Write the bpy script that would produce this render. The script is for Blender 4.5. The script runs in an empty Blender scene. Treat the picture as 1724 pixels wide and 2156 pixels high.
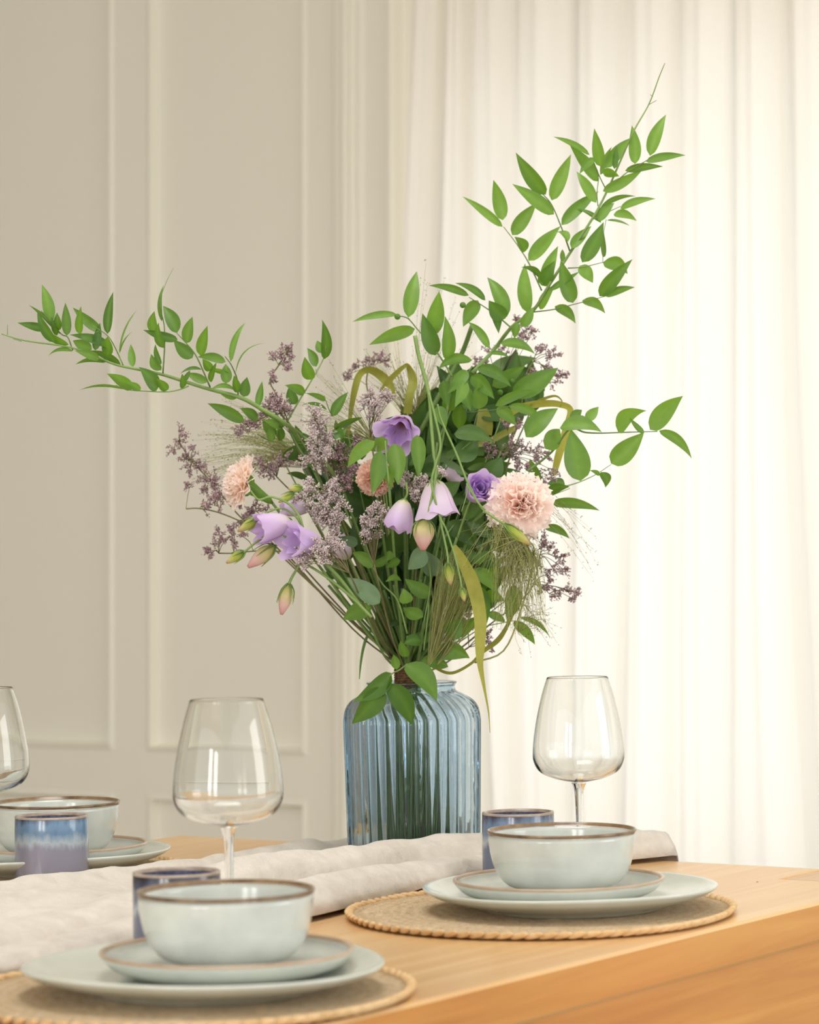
import bpy, math, random
from math import sin, cos, pi, radians, sqrt, tan
from mathutils import Vector, Matrix, noise
random.seed(7)
S = bpy.context.scene
COL = S.collection

# ------------------------------------------------------------------ camera
F = 5800.0; ROLL = radians(0.9); HZ = 1200.0; TZ = 0.75; CZ = TZ + 0.348
def ray(px, py):
    dx, dy = px - 862.0, HZ - py
    return (dx*cos(ROLL) + dy*sin(ROLL))/F, (-dx*sin(ROLL) + dy*cos(ROLL))/F
def P(px, py, D):
    u, v = ray(px, py)
    return Vector((u*D, D, CZ + v*D))
def ground(px, D, z=TZ):
    """point at height z seen at column px, at depth D"""
    v = (z - CZ)/D
    dy = v*F
    for _ in range(3):
        dy = (v*F + (px-862)*sin(ROLL))/cos(ROLL)
    u = ((px-862)*cos(ROLL) + dy*sin(ROLL))/F
    return Vector((u*D, D, z))
cam = bpy.data.cameras.new('camera'); co = bpy.data.objects.new('camera', cam); COL.objects.link(co)
cam.sensor_fit = 'HORIZONTAL'; cam.sensor_width = 36.0; cam.lens = F*36/1724
cam.shift_y = (HZ - 1078)/1724
cam.dof.use_dof = True; cam.dof.focus_distance = 3.05; cam.dof.aperture_fstop = 9.0
cam.clip_start = 0.05
cr, sr = cos(ROLL), sin(ROLL)
co.matrix_world = Matrix(((cr, sr, 0, 0), (0, 0, -1, 0), (-sr, cr, 0, CZ), (0, 0, 0, 1)))
S.camera = co
E1 = Vector((0.8287, -0.5596, 0)); E2 = Vector((0.5596, 0.8287, 0)); UP = Vector((0, 0, 1))
def AB(a, b, z=0.0): return E1*a + E2*b + UP*z

# ------------------------------------------------------------------ materials
def newmat(name):
    m = bpy.data.materials.new(name); m.use_nodes = True
    nt = m.node_tree; bs = nt.nodes['Principled BSDF']
    return m, nt, bs
def N(nt, typ, **kw):
    n = nt.nodes.new(typ)
    for k, v in kw.items():
        if k in n.inputs: n.inputs[k].default_value = v
        else: setattr(n, k, v)
    return n
def lin(r, g, b):
    f = lambda c: (c/255/12.92) if c/255 <= 0.04045 else ((c/255+0.055)/1.055)**2.4
    return (f(r), f(g), f(b), 1)
def ramp(nt, stops, interp='LINEAR'):
    r = nt.nodes.new('ShaderNodeValToRGB'); r.color_ramp.interpolation = interp
    e = r.color_ramp.elements
    while len(e) < len(stops): e.new(0.5)
    for el, (p, c) in zip(e, stops): el.position = p; el.color = c
    return r
def plain(name, col, rough=0.5, spec=0.5, bump=None, var=None, metal=0.0):
    m, nt, bs = newmat(name); L = nt.links
    bs.inputs['Base Color'].default_value = col; bs.inputs['Roughness'].default_value = rough
    bs.inputs['Specular IOR Level'].default_value = spec; bs.inputs['Metallic'].default_value = metal
    tc = N(nt, 'ShaderNodeTexCoord')
    if var:
        nz = N(nt, 'ShaderNodeTexNoise'); nz.inputs['Scale'].default_value = var[0]; nz.inputs['Detail'].default_value = 4
        L.new(tc.outputs['Object'], nz.inputs['Vector'])
        r = ramp(nt, [(0.3, col), (0.7, var[1])]); L.new(nz.outputs['Fac'], r.inputs[0]); L.new(r.outputs[0], bs.inputs['Base Color'])
    if bump:
        nb = N(nt, 'ShaderNodeTexNoise'); nb.inputs['Scale'].default_value = bump[0]; nb.inputs['Detail'].default_value = 3
        L.new(tc.outputs['Object'], nb.inputs['Vector'])
        b = N(nt, 'ShaderNodeBump'); b.inputs['Strength'].default_value = bump[1]; b.inputs['Distance'].default_value = bump[2]
        L.new(nb.outputs['Fac'], b.inputs['Height']); L.new(b.outputs[0], bs.inputs['Normal'])
    return m

M = {}
M['paint'] = plain('cream_paint', lin(242, 240, 228), 0.45, 0.3, bump=(3, 0.12, 0.01))
M['plaster'] = plain('plaster', lin(242, 238, 228), 0.8, 0.2)
M['taupe'] = plain('taupe_bounce_dimmer', lin(172, 164, 152), 0.85, 0.2)  # for the unseen left wall, darkened to cut light on left-facing door bevels
M['ceiling'] = plain('ceiling_paint', lin(240, 236, 228), 0.9, 0.2)
M['floor'] = plain('floor_wood', lin(176, 158, 134), 0.45, 0.4, var=(2, lin(150, 130, 106)))
M['twine'] = plain('jute_twine', lin(112, 84, 58), 0.95, 0.1, bump=(900, 0.8, 0.001), var=(300, lin(66, 46, 32)))
M['hinge'] = plain('painted_metal', lin(232, 228, 218), 0.3, 0.6)

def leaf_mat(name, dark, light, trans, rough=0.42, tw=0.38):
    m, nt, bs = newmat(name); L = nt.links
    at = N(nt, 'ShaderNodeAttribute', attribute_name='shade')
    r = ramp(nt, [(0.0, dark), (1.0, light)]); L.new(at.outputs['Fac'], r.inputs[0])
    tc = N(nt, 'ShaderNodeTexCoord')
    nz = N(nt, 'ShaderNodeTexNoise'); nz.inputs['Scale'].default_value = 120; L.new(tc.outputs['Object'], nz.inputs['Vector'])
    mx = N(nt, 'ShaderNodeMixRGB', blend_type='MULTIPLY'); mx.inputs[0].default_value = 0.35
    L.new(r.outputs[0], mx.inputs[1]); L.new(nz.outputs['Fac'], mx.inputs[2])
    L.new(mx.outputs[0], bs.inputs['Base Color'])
    bs.inputs['Roughness'].default_value = rough; bs.inputs['Specular IOR Level'].default_value = 0.35
    tr = N(nt, 'ShaderNodeBsdfTranslucent')
    r2 = ramp(nt, [(0.0, tuple(c*0.6 for c in trans[:3])+(1,)), (1.0, trans)]); L.new(at.outputs['Fac'], r2.inputs[0]); L.new(r2.outputs[0], tr.inputs[0])
    ms = N(nt, 'ShaderNodeMixShader'); ms.inputs[0].default_value = tw
    L.new(bs.outputs[0], ms.inputs[1]); L.new(tr.outputs[0], ms.inputs[2])
    L.new(ms.outputs[0], nt.nodes['Material Output'].inputs[0])
    return m
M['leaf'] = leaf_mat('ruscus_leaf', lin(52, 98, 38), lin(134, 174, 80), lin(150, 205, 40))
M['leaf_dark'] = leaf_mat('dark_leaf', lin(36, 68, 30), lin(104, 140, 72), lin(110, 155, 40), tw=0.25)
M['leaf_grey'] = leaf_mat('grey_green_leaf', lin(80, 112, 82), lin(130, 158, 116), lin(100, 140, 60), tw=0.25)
M['blade'] = leaf_mat('grass_blade', lin(136, 140, 52), lin(200, 200, 96), lin(190, 180, 60), 0.5, 0.35)
M['haze'] = leaf_mat('grass_panicle', lin(160, 166, 84), lin(214, 214, 146), lin(190, 190, 90), 0.6, 0.3)
M['seed'] = leaf_mat('grass_seed', lin(96, 86, 56), lin(150, 140, 92), lin(140, 130, 80), 0.7, 0.15)
M['stem'] = leaf_mat('green_stem', lin(76, 106, 50), lin(146, 176, 98), lin(90, 120, 40), 0.45, 0.1)
M['twig'] = leaf_mat('brown_twig', lin(104, 96, 62), lin(146, 138, 96), lin(80, 70, 40), 0.6, 0.05)
M['mauve'] = leaf_mat('dried_mauve_floret', lin(156, 122, 128), lin(232, 202, 206), lin(210, 170, 180), 0.8, 0.2)
M['pale'] = leaf_mat('pale_floret', lin(206, 178, 180), lin(255, 246, 242), lin(245, 218, 215), 0.8, 0.2)

def petal_mat(name, stops, trans, fleck=None):
    m, nt, bs = newmat(name); L = nt.links
    at = N(nt, 'ShaderNodeAttribute', attribute_name='shade')
    r = ramp(nt, stops); L.new(at.outputs['Fac'], r.inputs[0])
    out = r.outputs[0]
    tc = N(nt, 'ShaderNodeTexCoord')
    if fleck:
        nz = N(nt, 'ShaderNodeTexNoise'); nz.inputs['Scale'].default_value = 260; nz.inputs['Detail'].default_value = 3
        L.new(tc.outputs['Object'], nz.inputs['Vector'])
        th = ramp(nt, [(0.62, (0, 0, 0, 1)), (0.70, (1, 1, 1, 1))]); L.new(nz.outputs['Fac'], th.inputs[0])
        ed = ramp(nt, [(0.80, (0, 0, 0, 1)), (0.97, (1, 1, 1, 1))]); L.new(at.outputs['Fac'], ed.inputs[0])
        mu = N(nt, 'ShaderNodeMath', operation='MULTIPLY'); L.new(th.outputs[0], mu.inputs[0]); L.new(ed.outputs[0], mu.inputs[1])
        mx = N(nt, 'ShaderNodeMixRGB'); L.new(mu.outputs[0], mx.inputs[0]); L.new(out, mx.inputs[1]); mx.inputs[2].default_value = fleck
        out = mx.outputs[0]
    L.new(out, bs.inputs['Base Color']); bs.inputs['Roughness'].default_value = 0.6; bs.inputs['Specular IOR Level'].default_value = 0.2
    tr = N(nt, 'ShaderNodeBsdfTranslucent'); mt = N(nt, 'ShaderNodeMixRGB', blend_type='MULTIPLY'); mt.inputs[0].default_value = 1
    L.new(out, mt.inputs[1]); mt.inputs[2].default_value = trans; L.new(mt.outputs[0], tr.inputs[0])
    ms = N(nt, 'ShaderNodeMixShader'); ms.inputs[0].default_value = 0.42
    L.new(bs.outputs[0], ms.inputs[1]); L.new(tr.outputs[0], ms.inputs[2]); L.new(ms.outputs[0], nt.nodes['Material Output'].inputs[0])
    return m
M['lilac'] = petal_mat('lilac_petal', [(0, lin(222, 224, 160)), (0.22, lin(236, 224, 232)), (0.6, lin(232, 214, 240)), (1, lin(222, 196, 236))], (1, 0.95, 1, 1))
M['lilac_pale'] = petal_mat('pale_lilac_petal', [(0, lin(208, 210, 150)), (0.18, lin(226, 214, 222)), (0.6, lin(240, 226, 242)), (1, lin(226, 206, 236))], (1, 0.97, 1, 1))
M['violet'] = petal_mat('violet_petal', [(0, lin(170, 110, 80)), (0.2, lin(228, 206, 230)), (0.55, lin(224, 202, 238)), (1, lin(222, 200, 238))], (1, 0.93, 1, 1))
M['bud_pink'] = petal_mat('pink_bud', [(0, lin(188, 200, 104)), (0.4, lin(224, 214, 160)), (0.7, lin(232, 198, 190)), (1, lin(214, 160, 158))], (1, 0.97, 0.9, 1))
M['bud_green'] = petal_mat('green_bud', [(0, lin(120, 150, 60)), (0.45, lin(186, 196, 92)), (0.8, lin(206, 200, 130)), (1, lin(200, 160, 130))], (1, 1, 0.7, 1))
M['carn_pink'] = petal_mat('carnation_pink', [(0, lin(250, 214, 202)), (0.5, lin(254, 236, 228)), (1, lin(255, 246, 240))], (1, 0.96, 0.94, 1), fleck=lin(150, 70, 110))
M['carn_peach'] = petal_mat('carnation_peach', [(0, lin(250, 226, 206)), (0.5, lin(254, 240, 228)), (1, lin(255, 246, 240))], (1, 0.98, 0.95, 1), fleck=lin(170, 90, 130))
M['carn_rust'] = petal_mat('carnation_rust', [(0, lin(200, 140, 120)), (0.6, lin(228, 184, 166)), (1, lin(244, 212, 196))], (1, 0.92, 0.86, 1), fleck=lin(130, 60, 60))

def glass_mat(name, col=(1, 1, 1, 1), rough=0.0, ior=1.5, bump=None):
    m, nt, bs = newmat(name); L = nt.links
    nt.nodes.remove(bs)
    g = N(nt, 'ShaderNodeBsdfGlass'); g.inputs['Color'].default_value = col; g.inputs['Roughness'].default_value = rough; g.inputs['IOR'].default_value = ior
    if bump:
        tc = N(nt, 'ShaderNodeTexCoord'); nb = N(nt, 'ShaderNodeTexNoise'); nb.inputs['Scale'].default_value = bump[0]; nb.inputs['Detail'].default_value = 2
        mp = N(nt, 'ShaderNodeMapping'); mp.inputs['Scale'].default_value = (1, 1, 0.35)
        L.new(tc.outputs['Object'], mp.inputs[0]); L.new(mp.outputs[0], nb.inputs['Vector'])
        b = N(nt, 'ShaderNodeBump'); b.inputs['Strength'].default_value = bump[1]; b.inputs['Distance'].default_value = bump[2]
        L.new(nb.outputs['Fac'], b.inputs['Height']); L.new(b.outputs[0], g.inputs['Normal'])
    L.new(g.outputs[0], nt.nodes['Material Output'].inputs[0])
    return m
M['glass'] = glass_mat('clear_glass', (0.985, 0.99, 0.985, 1))
M['vase'] = glass_mat('blue_glass', lin(233, 241, 246), 0.0, 1.48, bump=(60, 0.22, 0.003))

def ceramic_mat(name, body, inner, brown, zr, rimw, speck=0.0):
    """glazed stoneware, colour by the height within the piece: brown where the glaze breaks at the rim"""
    m, nt, bs = newmat(name); L = nt.links
    tc = N(nt, 'ShaderNodeTexCoord'); sp = N(nt, 'ShaderNodeSeparateXYZ'); L.new(tc.outputs['Object'], sp.inputs[0])
    nz = N(nt, 'ShaderNodeTexNoise'); nz.inputs['Scale'].default_value = 28; nz.inputs['Detail'].default_value = 5; L.new(tc.outputs['Object'], nz.inputs['Vector'])
    r0 = ramp(nt, [(0.35, body), (0.7, inner)]); L.new(nz.outputs['Fac'], r0.inputs[0])
    ns = N(nt, 'ShaderNodeTexNoise'); ns.inputs['Scale'].default_value = 60; L.new(tc.outputs['Object'], ns.inputs['Vector'])
    ad = N(nt, 'ShaderNodeMath', operation='MULTIPLY_ADD'); L.new(ns.outputs['Fac'], ad.inputs[0]); ad.inputs[1].default_value = rimw*0.8; L.new(sp.outputs['Z'], ad.inputs[2])
    mr = N(nt, 'ShaderNodeMapRange'); mr.inputs['From Min'].default_value = zr - rimw*0.3; mr.inputs['From Max'].default_value = zr + rimw*0.7
    L.new(ad.outputs[0], mr.inputs['Value'])
    mx = N(nt, 'ShaderNodeMixRGB'); L.new(mr.outputs[0], mx.inputs[0]); L.new(r0.outputs[0], mx.inputs[1]); mx.inputs[2].default_value = brown
    L.new(mx.outputs[0], bs.inputs['Base Color'])
    bs.inputs['Roughness'].default_value = 0.16; bs.inputs['Specular IOR Level'].default_value = 0.55
    bs.inputs['Coat Weight'].default_value = 0.3; bs.inputs['Coat Roughness'].default_value = 0.05
    return m
GB, GI = lin(190, 194, 188), lin(206, 210, 202)
M['bowl'] = ceramic_mat('celadon_glaze', GB, GI, lin(168, 160, 140), 0.0595, 0.004)
M['plate_small'] = ceramic_mat('celadon_side_plate', GB, GI, lin(170, 152, 132), 0.0190, 0.003)
M['plate_big'] = ceramic_mat('celadon_dinner_plate', lin(196, 202, 190), GI, lin(200, 196, 178), 0.03, 0.004)
M['rim'] = plain('brown_rim_glaze', lin(92, 66, 44), 0.2, 0.6, var=(40, lin(150, 124, 94)))
M['rim_tan'] = plain('tan_rim_glaze', lin(166, 140, 116), 0.25, 0.5, var=(30, lin(190, 168, 146)))
M['cup_rim'] = plain('pale_rim_glaze', lin(176, 160, 146), 0.25, 0.5, var=(60, lin(140, 122, 110)))

def cup_mat(name, shift, low, mid, high):
    m, nt, bs = newmat(name); L = nt.links
    tc = N(nt, 'ShaderNodeTexCoord'); sp = N(nt, 'ShaderNodeSeparateXYZ'); L.new(tc.outputs['Object'], sp.inputs[0])
    mp = N(nt, 'ShaderNodeMapping'); mp.inputs['Scale'].default_value = (1, 1, 0.35); L.new(tc.outputs['Object'], mp.inputs[0])
    nz = N(nt, 'ShaderNodeTexNoise'); nz.inputs['Scale'].default_value = 160; nz.inputs['Detail'].default_value = 6; L.new(mp.outputs[0], nz.inputs['Vector'])
    n2 = N(nt, 'ShaderNodeTexNoise'); n2.inputs['Scale'].default_value = 22; L.new(tc.outputs['Object'], n2.inputs['Vector'])
    mr = N(nt, 'ShaderNodeMapRange'); mr.inputs['From Min'].default_value = 0; mr.inputs['From Max'].default_value = 0.08; L.new(sp.outputs['Z'], mr.inputs['Value'])
    a = N(nt, 'ShaderNodeMath', operation='MULTIPLY_ADD'); L.new(nz.outputs['Fac'], a.inputs[0]); a.inputs[1].default_value = 0.22; L.new(mr.outputs[0], a.inputs[2])
    b = N(nt, 'ShaderNodeMath', operation='MULTIPLY_ADD'); L.new(n2.outputs['Fac'], b.inputs[0]); b.inputs[1].default_value = 0.20; L.new(a.outputs[0], b.inputs[2])
    c = N(nt, 'ShaderNodeMath', operation='ADD'); L.new(b.outputs[0], c.inputs[0]); c.inputs[1].default_value = -0.24 + shift
    r = ramp(nt, [(0.0, low), (0.50, low), (0.60, lin(160, 172, 180)), (0.72, mid), (0.84, mid), (0.97, high)]); L.new(c.outputs[0], r.inputs[0])
    L.new(r.outputs[0], bs.inputs['Base Color']); bs.inputs['Roughness'].default_value = 0.18; bs.inputs['Specular IOR Level'].default_value = 0.6
    bs.inputs['Coat Weight'].default_value = 0.3; bs.inputs['Coat Roughness'].default_value = 0.05
    return m
M['cup_a'] = cup_mat('blue_glaze', 0.0, lin(132, 130, 146), lin(96, 126, 156), lin(44, 46, 72))
M['cup_b'] = cup_mat('dark_blue_glaze', 0.03, lin(96, 104, 130), lin(70, 82, 112), lin(38, 32, 40))
M['cup_c'] = cup_mat('mid_blue_glaze', 0.02, lin(92, 106, 136), lin(104, 128, 158), lin(60, 58, 80))
M['cup_in'] = plain('speckled_blue_inside', lin(66, 68, 96), 0.2, 0.6, var=(220, lin(108, 110, 134)))

def wood_mat(name, c1, c2, c3, gdir=None):
    m, nt, bs = newmat(name); L = nt.links
    tc = N(nt, 'ShaderNodeTexCoord')
    mp = N(nt, 'ShaderNodeMapping'); mp.inputs['Scale'].default_value = (1.6, 34, 34) if gdir != 'X' else (34, 1.6, 34)
    L.new(tc.outputs['Object'], mp.inputs[0])
    nz = N(nt, 'ShaderNodeTexNoise'); nz.inputs['Scale'].default_value = 1.2; nz.inputs['Detail'].default_value = 8; nz.inputs['Distortion'].default_value = 0.8; L.new(mp.outputs[0], nz.inputs['Vector'])
    r = ramp(nt, [(0.25, c1), (0.5, c2), (0.75, c3)]); L.new(nz.outputs['Fac'], r.inputs[0])
    n2 = N(nt, 'ShaderNodeTexNoise'); n2.inputs['Scale'].default_value = 3.0; L.new(tc.outputs['Object'], n2.inputs['Vector'])
    mx = N(nt, 'ShaderNodeMixRGB', blend_type='MULTIPLY'); mx.inputs[0].default_value = 0.18; L.new(r.outputs[0], mx.inputs[1]); L.new(n2.outputs['Color'], mx.inputs[2])
    L.new(mx.outputs[0], bs.inputs['Base Color']); bs.inputs['Roughness'].default_value = 0.34; bs.inputs['Specular IOR Level'].default_value = 0.5; bs.inputs['Coat Weight'].default_value = 0.25; bs.inputs['Coat Roughness'].default_value = 0.25
    b = N(nt, 'ShaderNodeBump'); b.inputs['Strength'].default_value = 0.06; b.inputs['Distance'].default_value = 0.002
    L.new(nz.outputs['Fac'], b.inputs['Height']); L.new(b.outputs[0], bs.inputs['Normal'])
    return m
M['wood'] = wood_mat('oiled_oak', lin(216, 168, 108), lin(226, 182, 124), lin(234, 196, 142))
M['wood_leg'] = wood_mat('oak_end_grain', lin(196, 146, 90), lin(208, 162, 106), lin(216, 172, 120))
M['wood_side_shade'] = wood_mat('oiled_oak_shaded_side', lin(188, 118, 38), lin(206, 138, 52), lin(220, 158, 74))  # same oak as the top; shade on its sides put into a deeper orange

def linen_mat():
    m, nt, bs = newmat('natural_linen'); L = nt.links
    tc = N(nt, 'ShaderNodeTexCoord')
    nz = N(nt, 'ShaderNodeTexNoise'); nz.inputs['Scale'].default_value = 40; nz.inputs['Detail'].default_value = 6; L.new(tc.outputs['Object'], nz.inputs['Vector'])
    r = ramp(nt, [(0.3, lin(198, 190, 180)), (0.7, lin(213, 206, 196))]); L.new(nz.outputs['Fac'], r.inputs[0]); L.new(r.outputs[0], bs.inputs['Base Color'])
    bs.inputs['Roughness'].default_value = 0.9; bs.inputs['Specular IOR Level'].default_value = 0.1
    bs.inputs['Sheen Weight'].default_value = 0.25
    n1 = N(nt, 'ShaderNodeTexNoise'); n1.inputs['Scale'].default_value = 900; n1.inputs['Detail'].default_value = 2; L.new(tc.outputs['Object'], n1.inputs['Vector'])
    n2 = N(nt, 'ShaderNodeTexNoise'); n2.inputs['Scale'].default_value = 45; n2.inputs['Detail'].default_value = 5; L.new(tc.outputs['Object'], n2.inputs['Vector'])
    b1 = N(nt, 'ShaderNodeBump'); b1.inputs['Strength'].default_value = 0.4; b1.inputs['Distance'].default_value = 0.001; L.new(n1.outputs['Fac'], b1.inputs['Height'])
    b2 = N(nt, 'ShaderNodeBump'); b2.inputs['Strength'].default_value = 0.7; b2.inputs['Distance'].default_value = 0.006; L.new(n2.outputs['Fac'], b2.inputs['Height']); L.new(b1.outputs[0], b2.inputs['Normal'])
    L.new(b2.outputs[0], bs.inputs['Normal'])
    return m
M['linen'] = linen_mat()

def jute_mat():
    m, nt, bs = newmat('woven_jute'); L = nt.links
    tc = N(nt, 'ShaderNodeTexCoord')
    wv = N(nt, 'ShaderNodeTexWave', wave_type='RINGS', rings_direction='Z'); wv.inputs['Scale'].default_value = 26; wv.inputs['Distortion'].default_value = 3.5; wv.inputs['Detail'].default_value = 3; wv.inputs['Detail Scale'].default_value = 14
    L.new(tc.outputs['Object'], wv.inputs['Vector'])
    nz = N(nt, 'ShaderNodeTexNoise'); nz.inputs['Scale'].default_value = 130; nz.inputs['Detail'].default_value = 8; nz.inputs['Roughness'].default_value = 0.82; nz.inputs['Distortion'].default_value = 1.5; L.new(tc.outputs['Object'], nz.inputs['Vector'])
    mu = N(nt, 'ShaderNodeMath', operation='MULTIPLY_ADD'); L.new(wv.outputs['Fac'], mu.inputs[0]); mu.inputs[1].default_value = 0.05; L.new(nz.outputs['Fac'], mu.inputs[2])
    r = ramp(nt, [(0.34, lin(164, 134, 100)), (0.50, lin(228, 202, 164)), (0.72, lin(248, 230, 202))]); L.new(mu.outputs[0], r.inputs[0]); L.new(r.outputs[0], bs.inputs['Base Color'])
    bs.inputs['Roughness'].default_value = 0.9; bs.inputs['Specular IOR Level'].default_value = 0.15
    b = N(nt, 'ShaderNodeBump'); b.inputs['Strength'].default_value = 0.9; b.inputs['Distance'].default_value = 0.003; L.new(mu.outputs[0], b.inputs['Height']); L.new(b.outputs[0], bs.inputs['Normal'])
    return m
M['jute'] = jute_mat()
M['braid'] = plain('straw_braid', lin(226, 194, 148), 0.6, 0.3, bump=(260, 0.5, 0.001), var=(90, lin(200, 162, 112)))

def curtain_mat():
    m, nt, bs = newmat('sheer_curtain_cloth'); L = nt.links
    tc = N(nt, 'ShaderNodeTexCoord')
    c = lin(246, 243, 236)
    bs.inputs['Base Color'].default_value = c; bs.inputs['Roughness'].default_value = 0.9; bs.inputs['Specular IOR Level'].default_value = 0.1
    nz = N(nt, 'ShaderNodeTexNoise'); nz.inputs['Scale'].default_value = 700; L.new(tc.outputs['Object'], nz.inputs['Vector'])
    b = N(nt, 'ShaderNodeBump'); b.inputs['Strength'].default_value = 0.2; b.inputs['Distance'].default_value = 0.001; L.new(nz.outputs['Fac'], b.inputs['Height']); L.new(b.outputs[0], bs.inputs['Normal'])
    tr = N(nt, 'ShaderNodeBsdfTranslucent'); tr.inputs[0].default_value = lin(252, 249, 243)
    ms = N(nt, 'ShaderNodeMixShader'); ms.inputs[0].default_value = 0.5
    L.new(bs.outputs[0], ms.inputs[1]); L.new(tr.outputs[0], ms.inputs[2]); L.new(ms.outputs[0], nt.nodes['Material Output'].inputs[0])
    return m
M['curtain'] = curtain_mat()
def pane_mat():
    m, nt, bs = newmat('window_pane_glass'); L = nt.links; nt.nodes.remove(bs)
    t = N(nt, 'ShaderNodeBsdfTransparent'); g = N(nt, 'ShaderNodeBsdfGlossy'); g.inputs['Roughness'].default_value = 0.02
    ms = N(nt, 'ShaderNodeMixShader'); ms.inputs[0].default_value = 0.06
    L.new(t.outputs[0], ms.inputs[1]); L.new(g.outputs[0], ms.inputs[2]); L.new(ms.outputs[0], nt.nodes['Material Output'].inputs[0])
    return m
M['pane'] = pane_mat()

# ------------------------------------------------------------------ mesh helpers
class MB:
    def __init__(s): s.v = []; s.f = []; s.a = []
    def add(s, vs, fs, sh=0.5):
        o = len(s.v); s.v.extend([tuple(v) for v in vs]); s.f.extend([tuple(i+o for i in f) for f in fs])
        s.a.extend(sh if isinstance(sh, list) else [sh]*len(vs))
    def build(s, name, mat, parent=None, origin=None, smooth=True, rot=0.0):
        me = bpy.data.meshes.new(name)
        vs = s.v
        if origin is not None:
            ox, oy, oz = origin; c, sn = cos(-rot), sin(-rot)
            vs = [((x-ox)*c-(y-oy)*sn, (x-ox)*sn+(y-oy)*c, z-oz) for x, y, z in vs]
        me.from_pydata(vs, [], s.f); me.update()
        at = me.attributes.new('shade', 'FLOAT', 'POINT'); at.data.foreach_set('value', s.a)
        if smooth: me.polygons.foreach_set('use_smooth', [True]*len(me.polygons))
        me.materials.append(mat)
        ob = bpy.data.objects.new(name, me); COL.objects.link(ob)
        if origin is not None: ob.location = origin; ob.rotation_euler.z = rot
        if parent is not None:
            ob.parent = parent
            if origin is None: ob.matrix_parent_inverse = Matrix.Translation(parent.location).inverted()
            else: ob.location = Vector(origin) - parent.location; 
        return ob
    def grid(s, rows, sh=0.5, closed=False):
        n = len(rows[0]); vs = [p for r in rows for p in r]; fs = []
        for i in range(len(rows)-1):
            for j in range(n if closed else n-1):
                k = (j+1) % n
                fs.append((i*n+j, i*n+k, (i+1)*n+k, (i+1)*n+j))
        s.add(vs, fs, sh)
    def tube(s, pts, r, n=6, sh=0.5, caps=True):
        pts = [Vector(p) for p in pts]; m = len(pts)
        rs = r if isinstance(r, (list, tuple)) else [r]*m
        t0 = (pts[1]-pts[0]).normalized()
        x = t0.orthogonal().normalized(); rows = []
        for i, p in enumerate(pts):
            t = (pts[min(i+1, m-1)]-pts[max(i-1, 0)])
            if t.length < 1e-9: t = t0
            t.normalize(); x = (x - t*x.dot(t)); x = x.normalized() if x.length > 1e-6 else t.orthogonal().normalized()
            y = t.cross(x)
            rows.append([p + (x*cos(2*pi*j/n) + y*sin(2*pi*j/n))*rs[i] for j in range(n)])
        s.grid(rows, sh, closed=True)
        if caps:
            o = len(s.v)-m*n
            s.f.append(tuple(o+j for j in range(n))[::-1]); s.f.append(tuple(o+(m-1)*n+j for j in range(n)))
    def box(s, lo, hi, xf=None):
        c = [(x, y, z) for z in (lo[2], hi[2]) for y in (lo[1], hi[1]) for x in (lo[0], hi[0])]
        if xf: c = [xf(*p) for p in c]
        s.add(c, [(0, 2, 3, 1), (4, 5, 7, 6), (0, 1, 5, 4), (2, 6, 7, 3), (0, 4, 6, 2), (1, 3, 7, 5)])
    def lathe(s, prof, c, n=96, mod=None, close=False):
        rows = []
        for (r, z) in prof:
            row = []
            for j in range(n):
                a = 2*pi*j/n; rr, zz = (r, z) if mod is None else mod(r, z, a)
                row.append((c[0]+rr*cos(a), c[1]+rr*sin(a), c[2]+zz))
            rows.append(row)
        if close: rows.append(rows[0])
        s.grid(rows, 0.5, closed=True)
def tag(o, label, cat, group=None, kind=None):
    if label: o['label'] = label
    if cat: o['category'] = cat
    if group: o['group'] = group
    if kind: o['kind'] = kind
    return o
def empty(name, loc, label, cat, group=None):
    o = bpy.data.objects.new(name, None); o.empty_display_size = 0.02; COL.objects.link(o); o.location = loc
    return tag(o, label, cat, group)
def spl(pts, n=6):
    """Catmull-Rom through pts"""
    pts = [Vector(p) for p in pts]
    if len(pts) < 3: return [pts[0].lerp(pts[-1], i/n) for i in range(n+1)]
    q = [pts[0]*2-pts[1]] + pts + [pts[-1]*2-pts[-2]]; out = []
    for i in range(1, len(q)-2):
        for k in range(n):
            t = k/n; a, b, c, d = q[i-1], q[i], q[i+1], q[i+2]
            out.append(0.5*((2*b)+(-a+c)*t+(2*a-5*b+4*c-d)*t*t+(-a+3*b-3*c+d)*t**3))
    out.append(pts[-1]); return out
def arcprof(pts, n=5):
    return [(p.x, p.z) for p in spl([Vector((a, 0, b)) for a, b in pts], n)]

# ------------------------------------------------------------------ room
def shear(v): return Vector((v[0] + (v[2]-CZ)*tan(ROLL), v[1], v[2]))
WB = 4.9                                                     # distance of the end wall along E2
def s_of(px, w=WB):
    t = (px-862)/F; D = w/(E2.x*t + E2.y); return D*(t*E1.x + E1.y)
def D_of(px, w=WB):
    t = (px-862)/F; return w/(E2.x*t + E2.y)
def z_of(px, py, w=WB):
    D = D_of(px, w); hz = HZ + (862-px)*tan(ROLL); return CZ + (hz-py)*D/F
def W(s, d, z, w=WB): return shear(E1*s + E2*(w-d) + UP*z)     # d = towards the room
ZT = 3.1
def wbox(mb, s0, s1, d0, d1, z0, z1): mb.box((s0, d0, z0), (s1, d1, z1), lambda s, d, z: W(s, d, z))
sL, sR = -5.2, 1.6
so0, so1 = s_of(1015), s_of(2150)                            # window opening
zo0, zo1 = 0.35, 2.05
sd0, sd1 = s_of(-330), s_of(707)
mb = MB()
wbox(mb, sL, sd0, -0.12, 0, 0, ZT); wbox(mb, sd0, sd1, -0.12, 0, 2.95, ZT)
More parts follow.
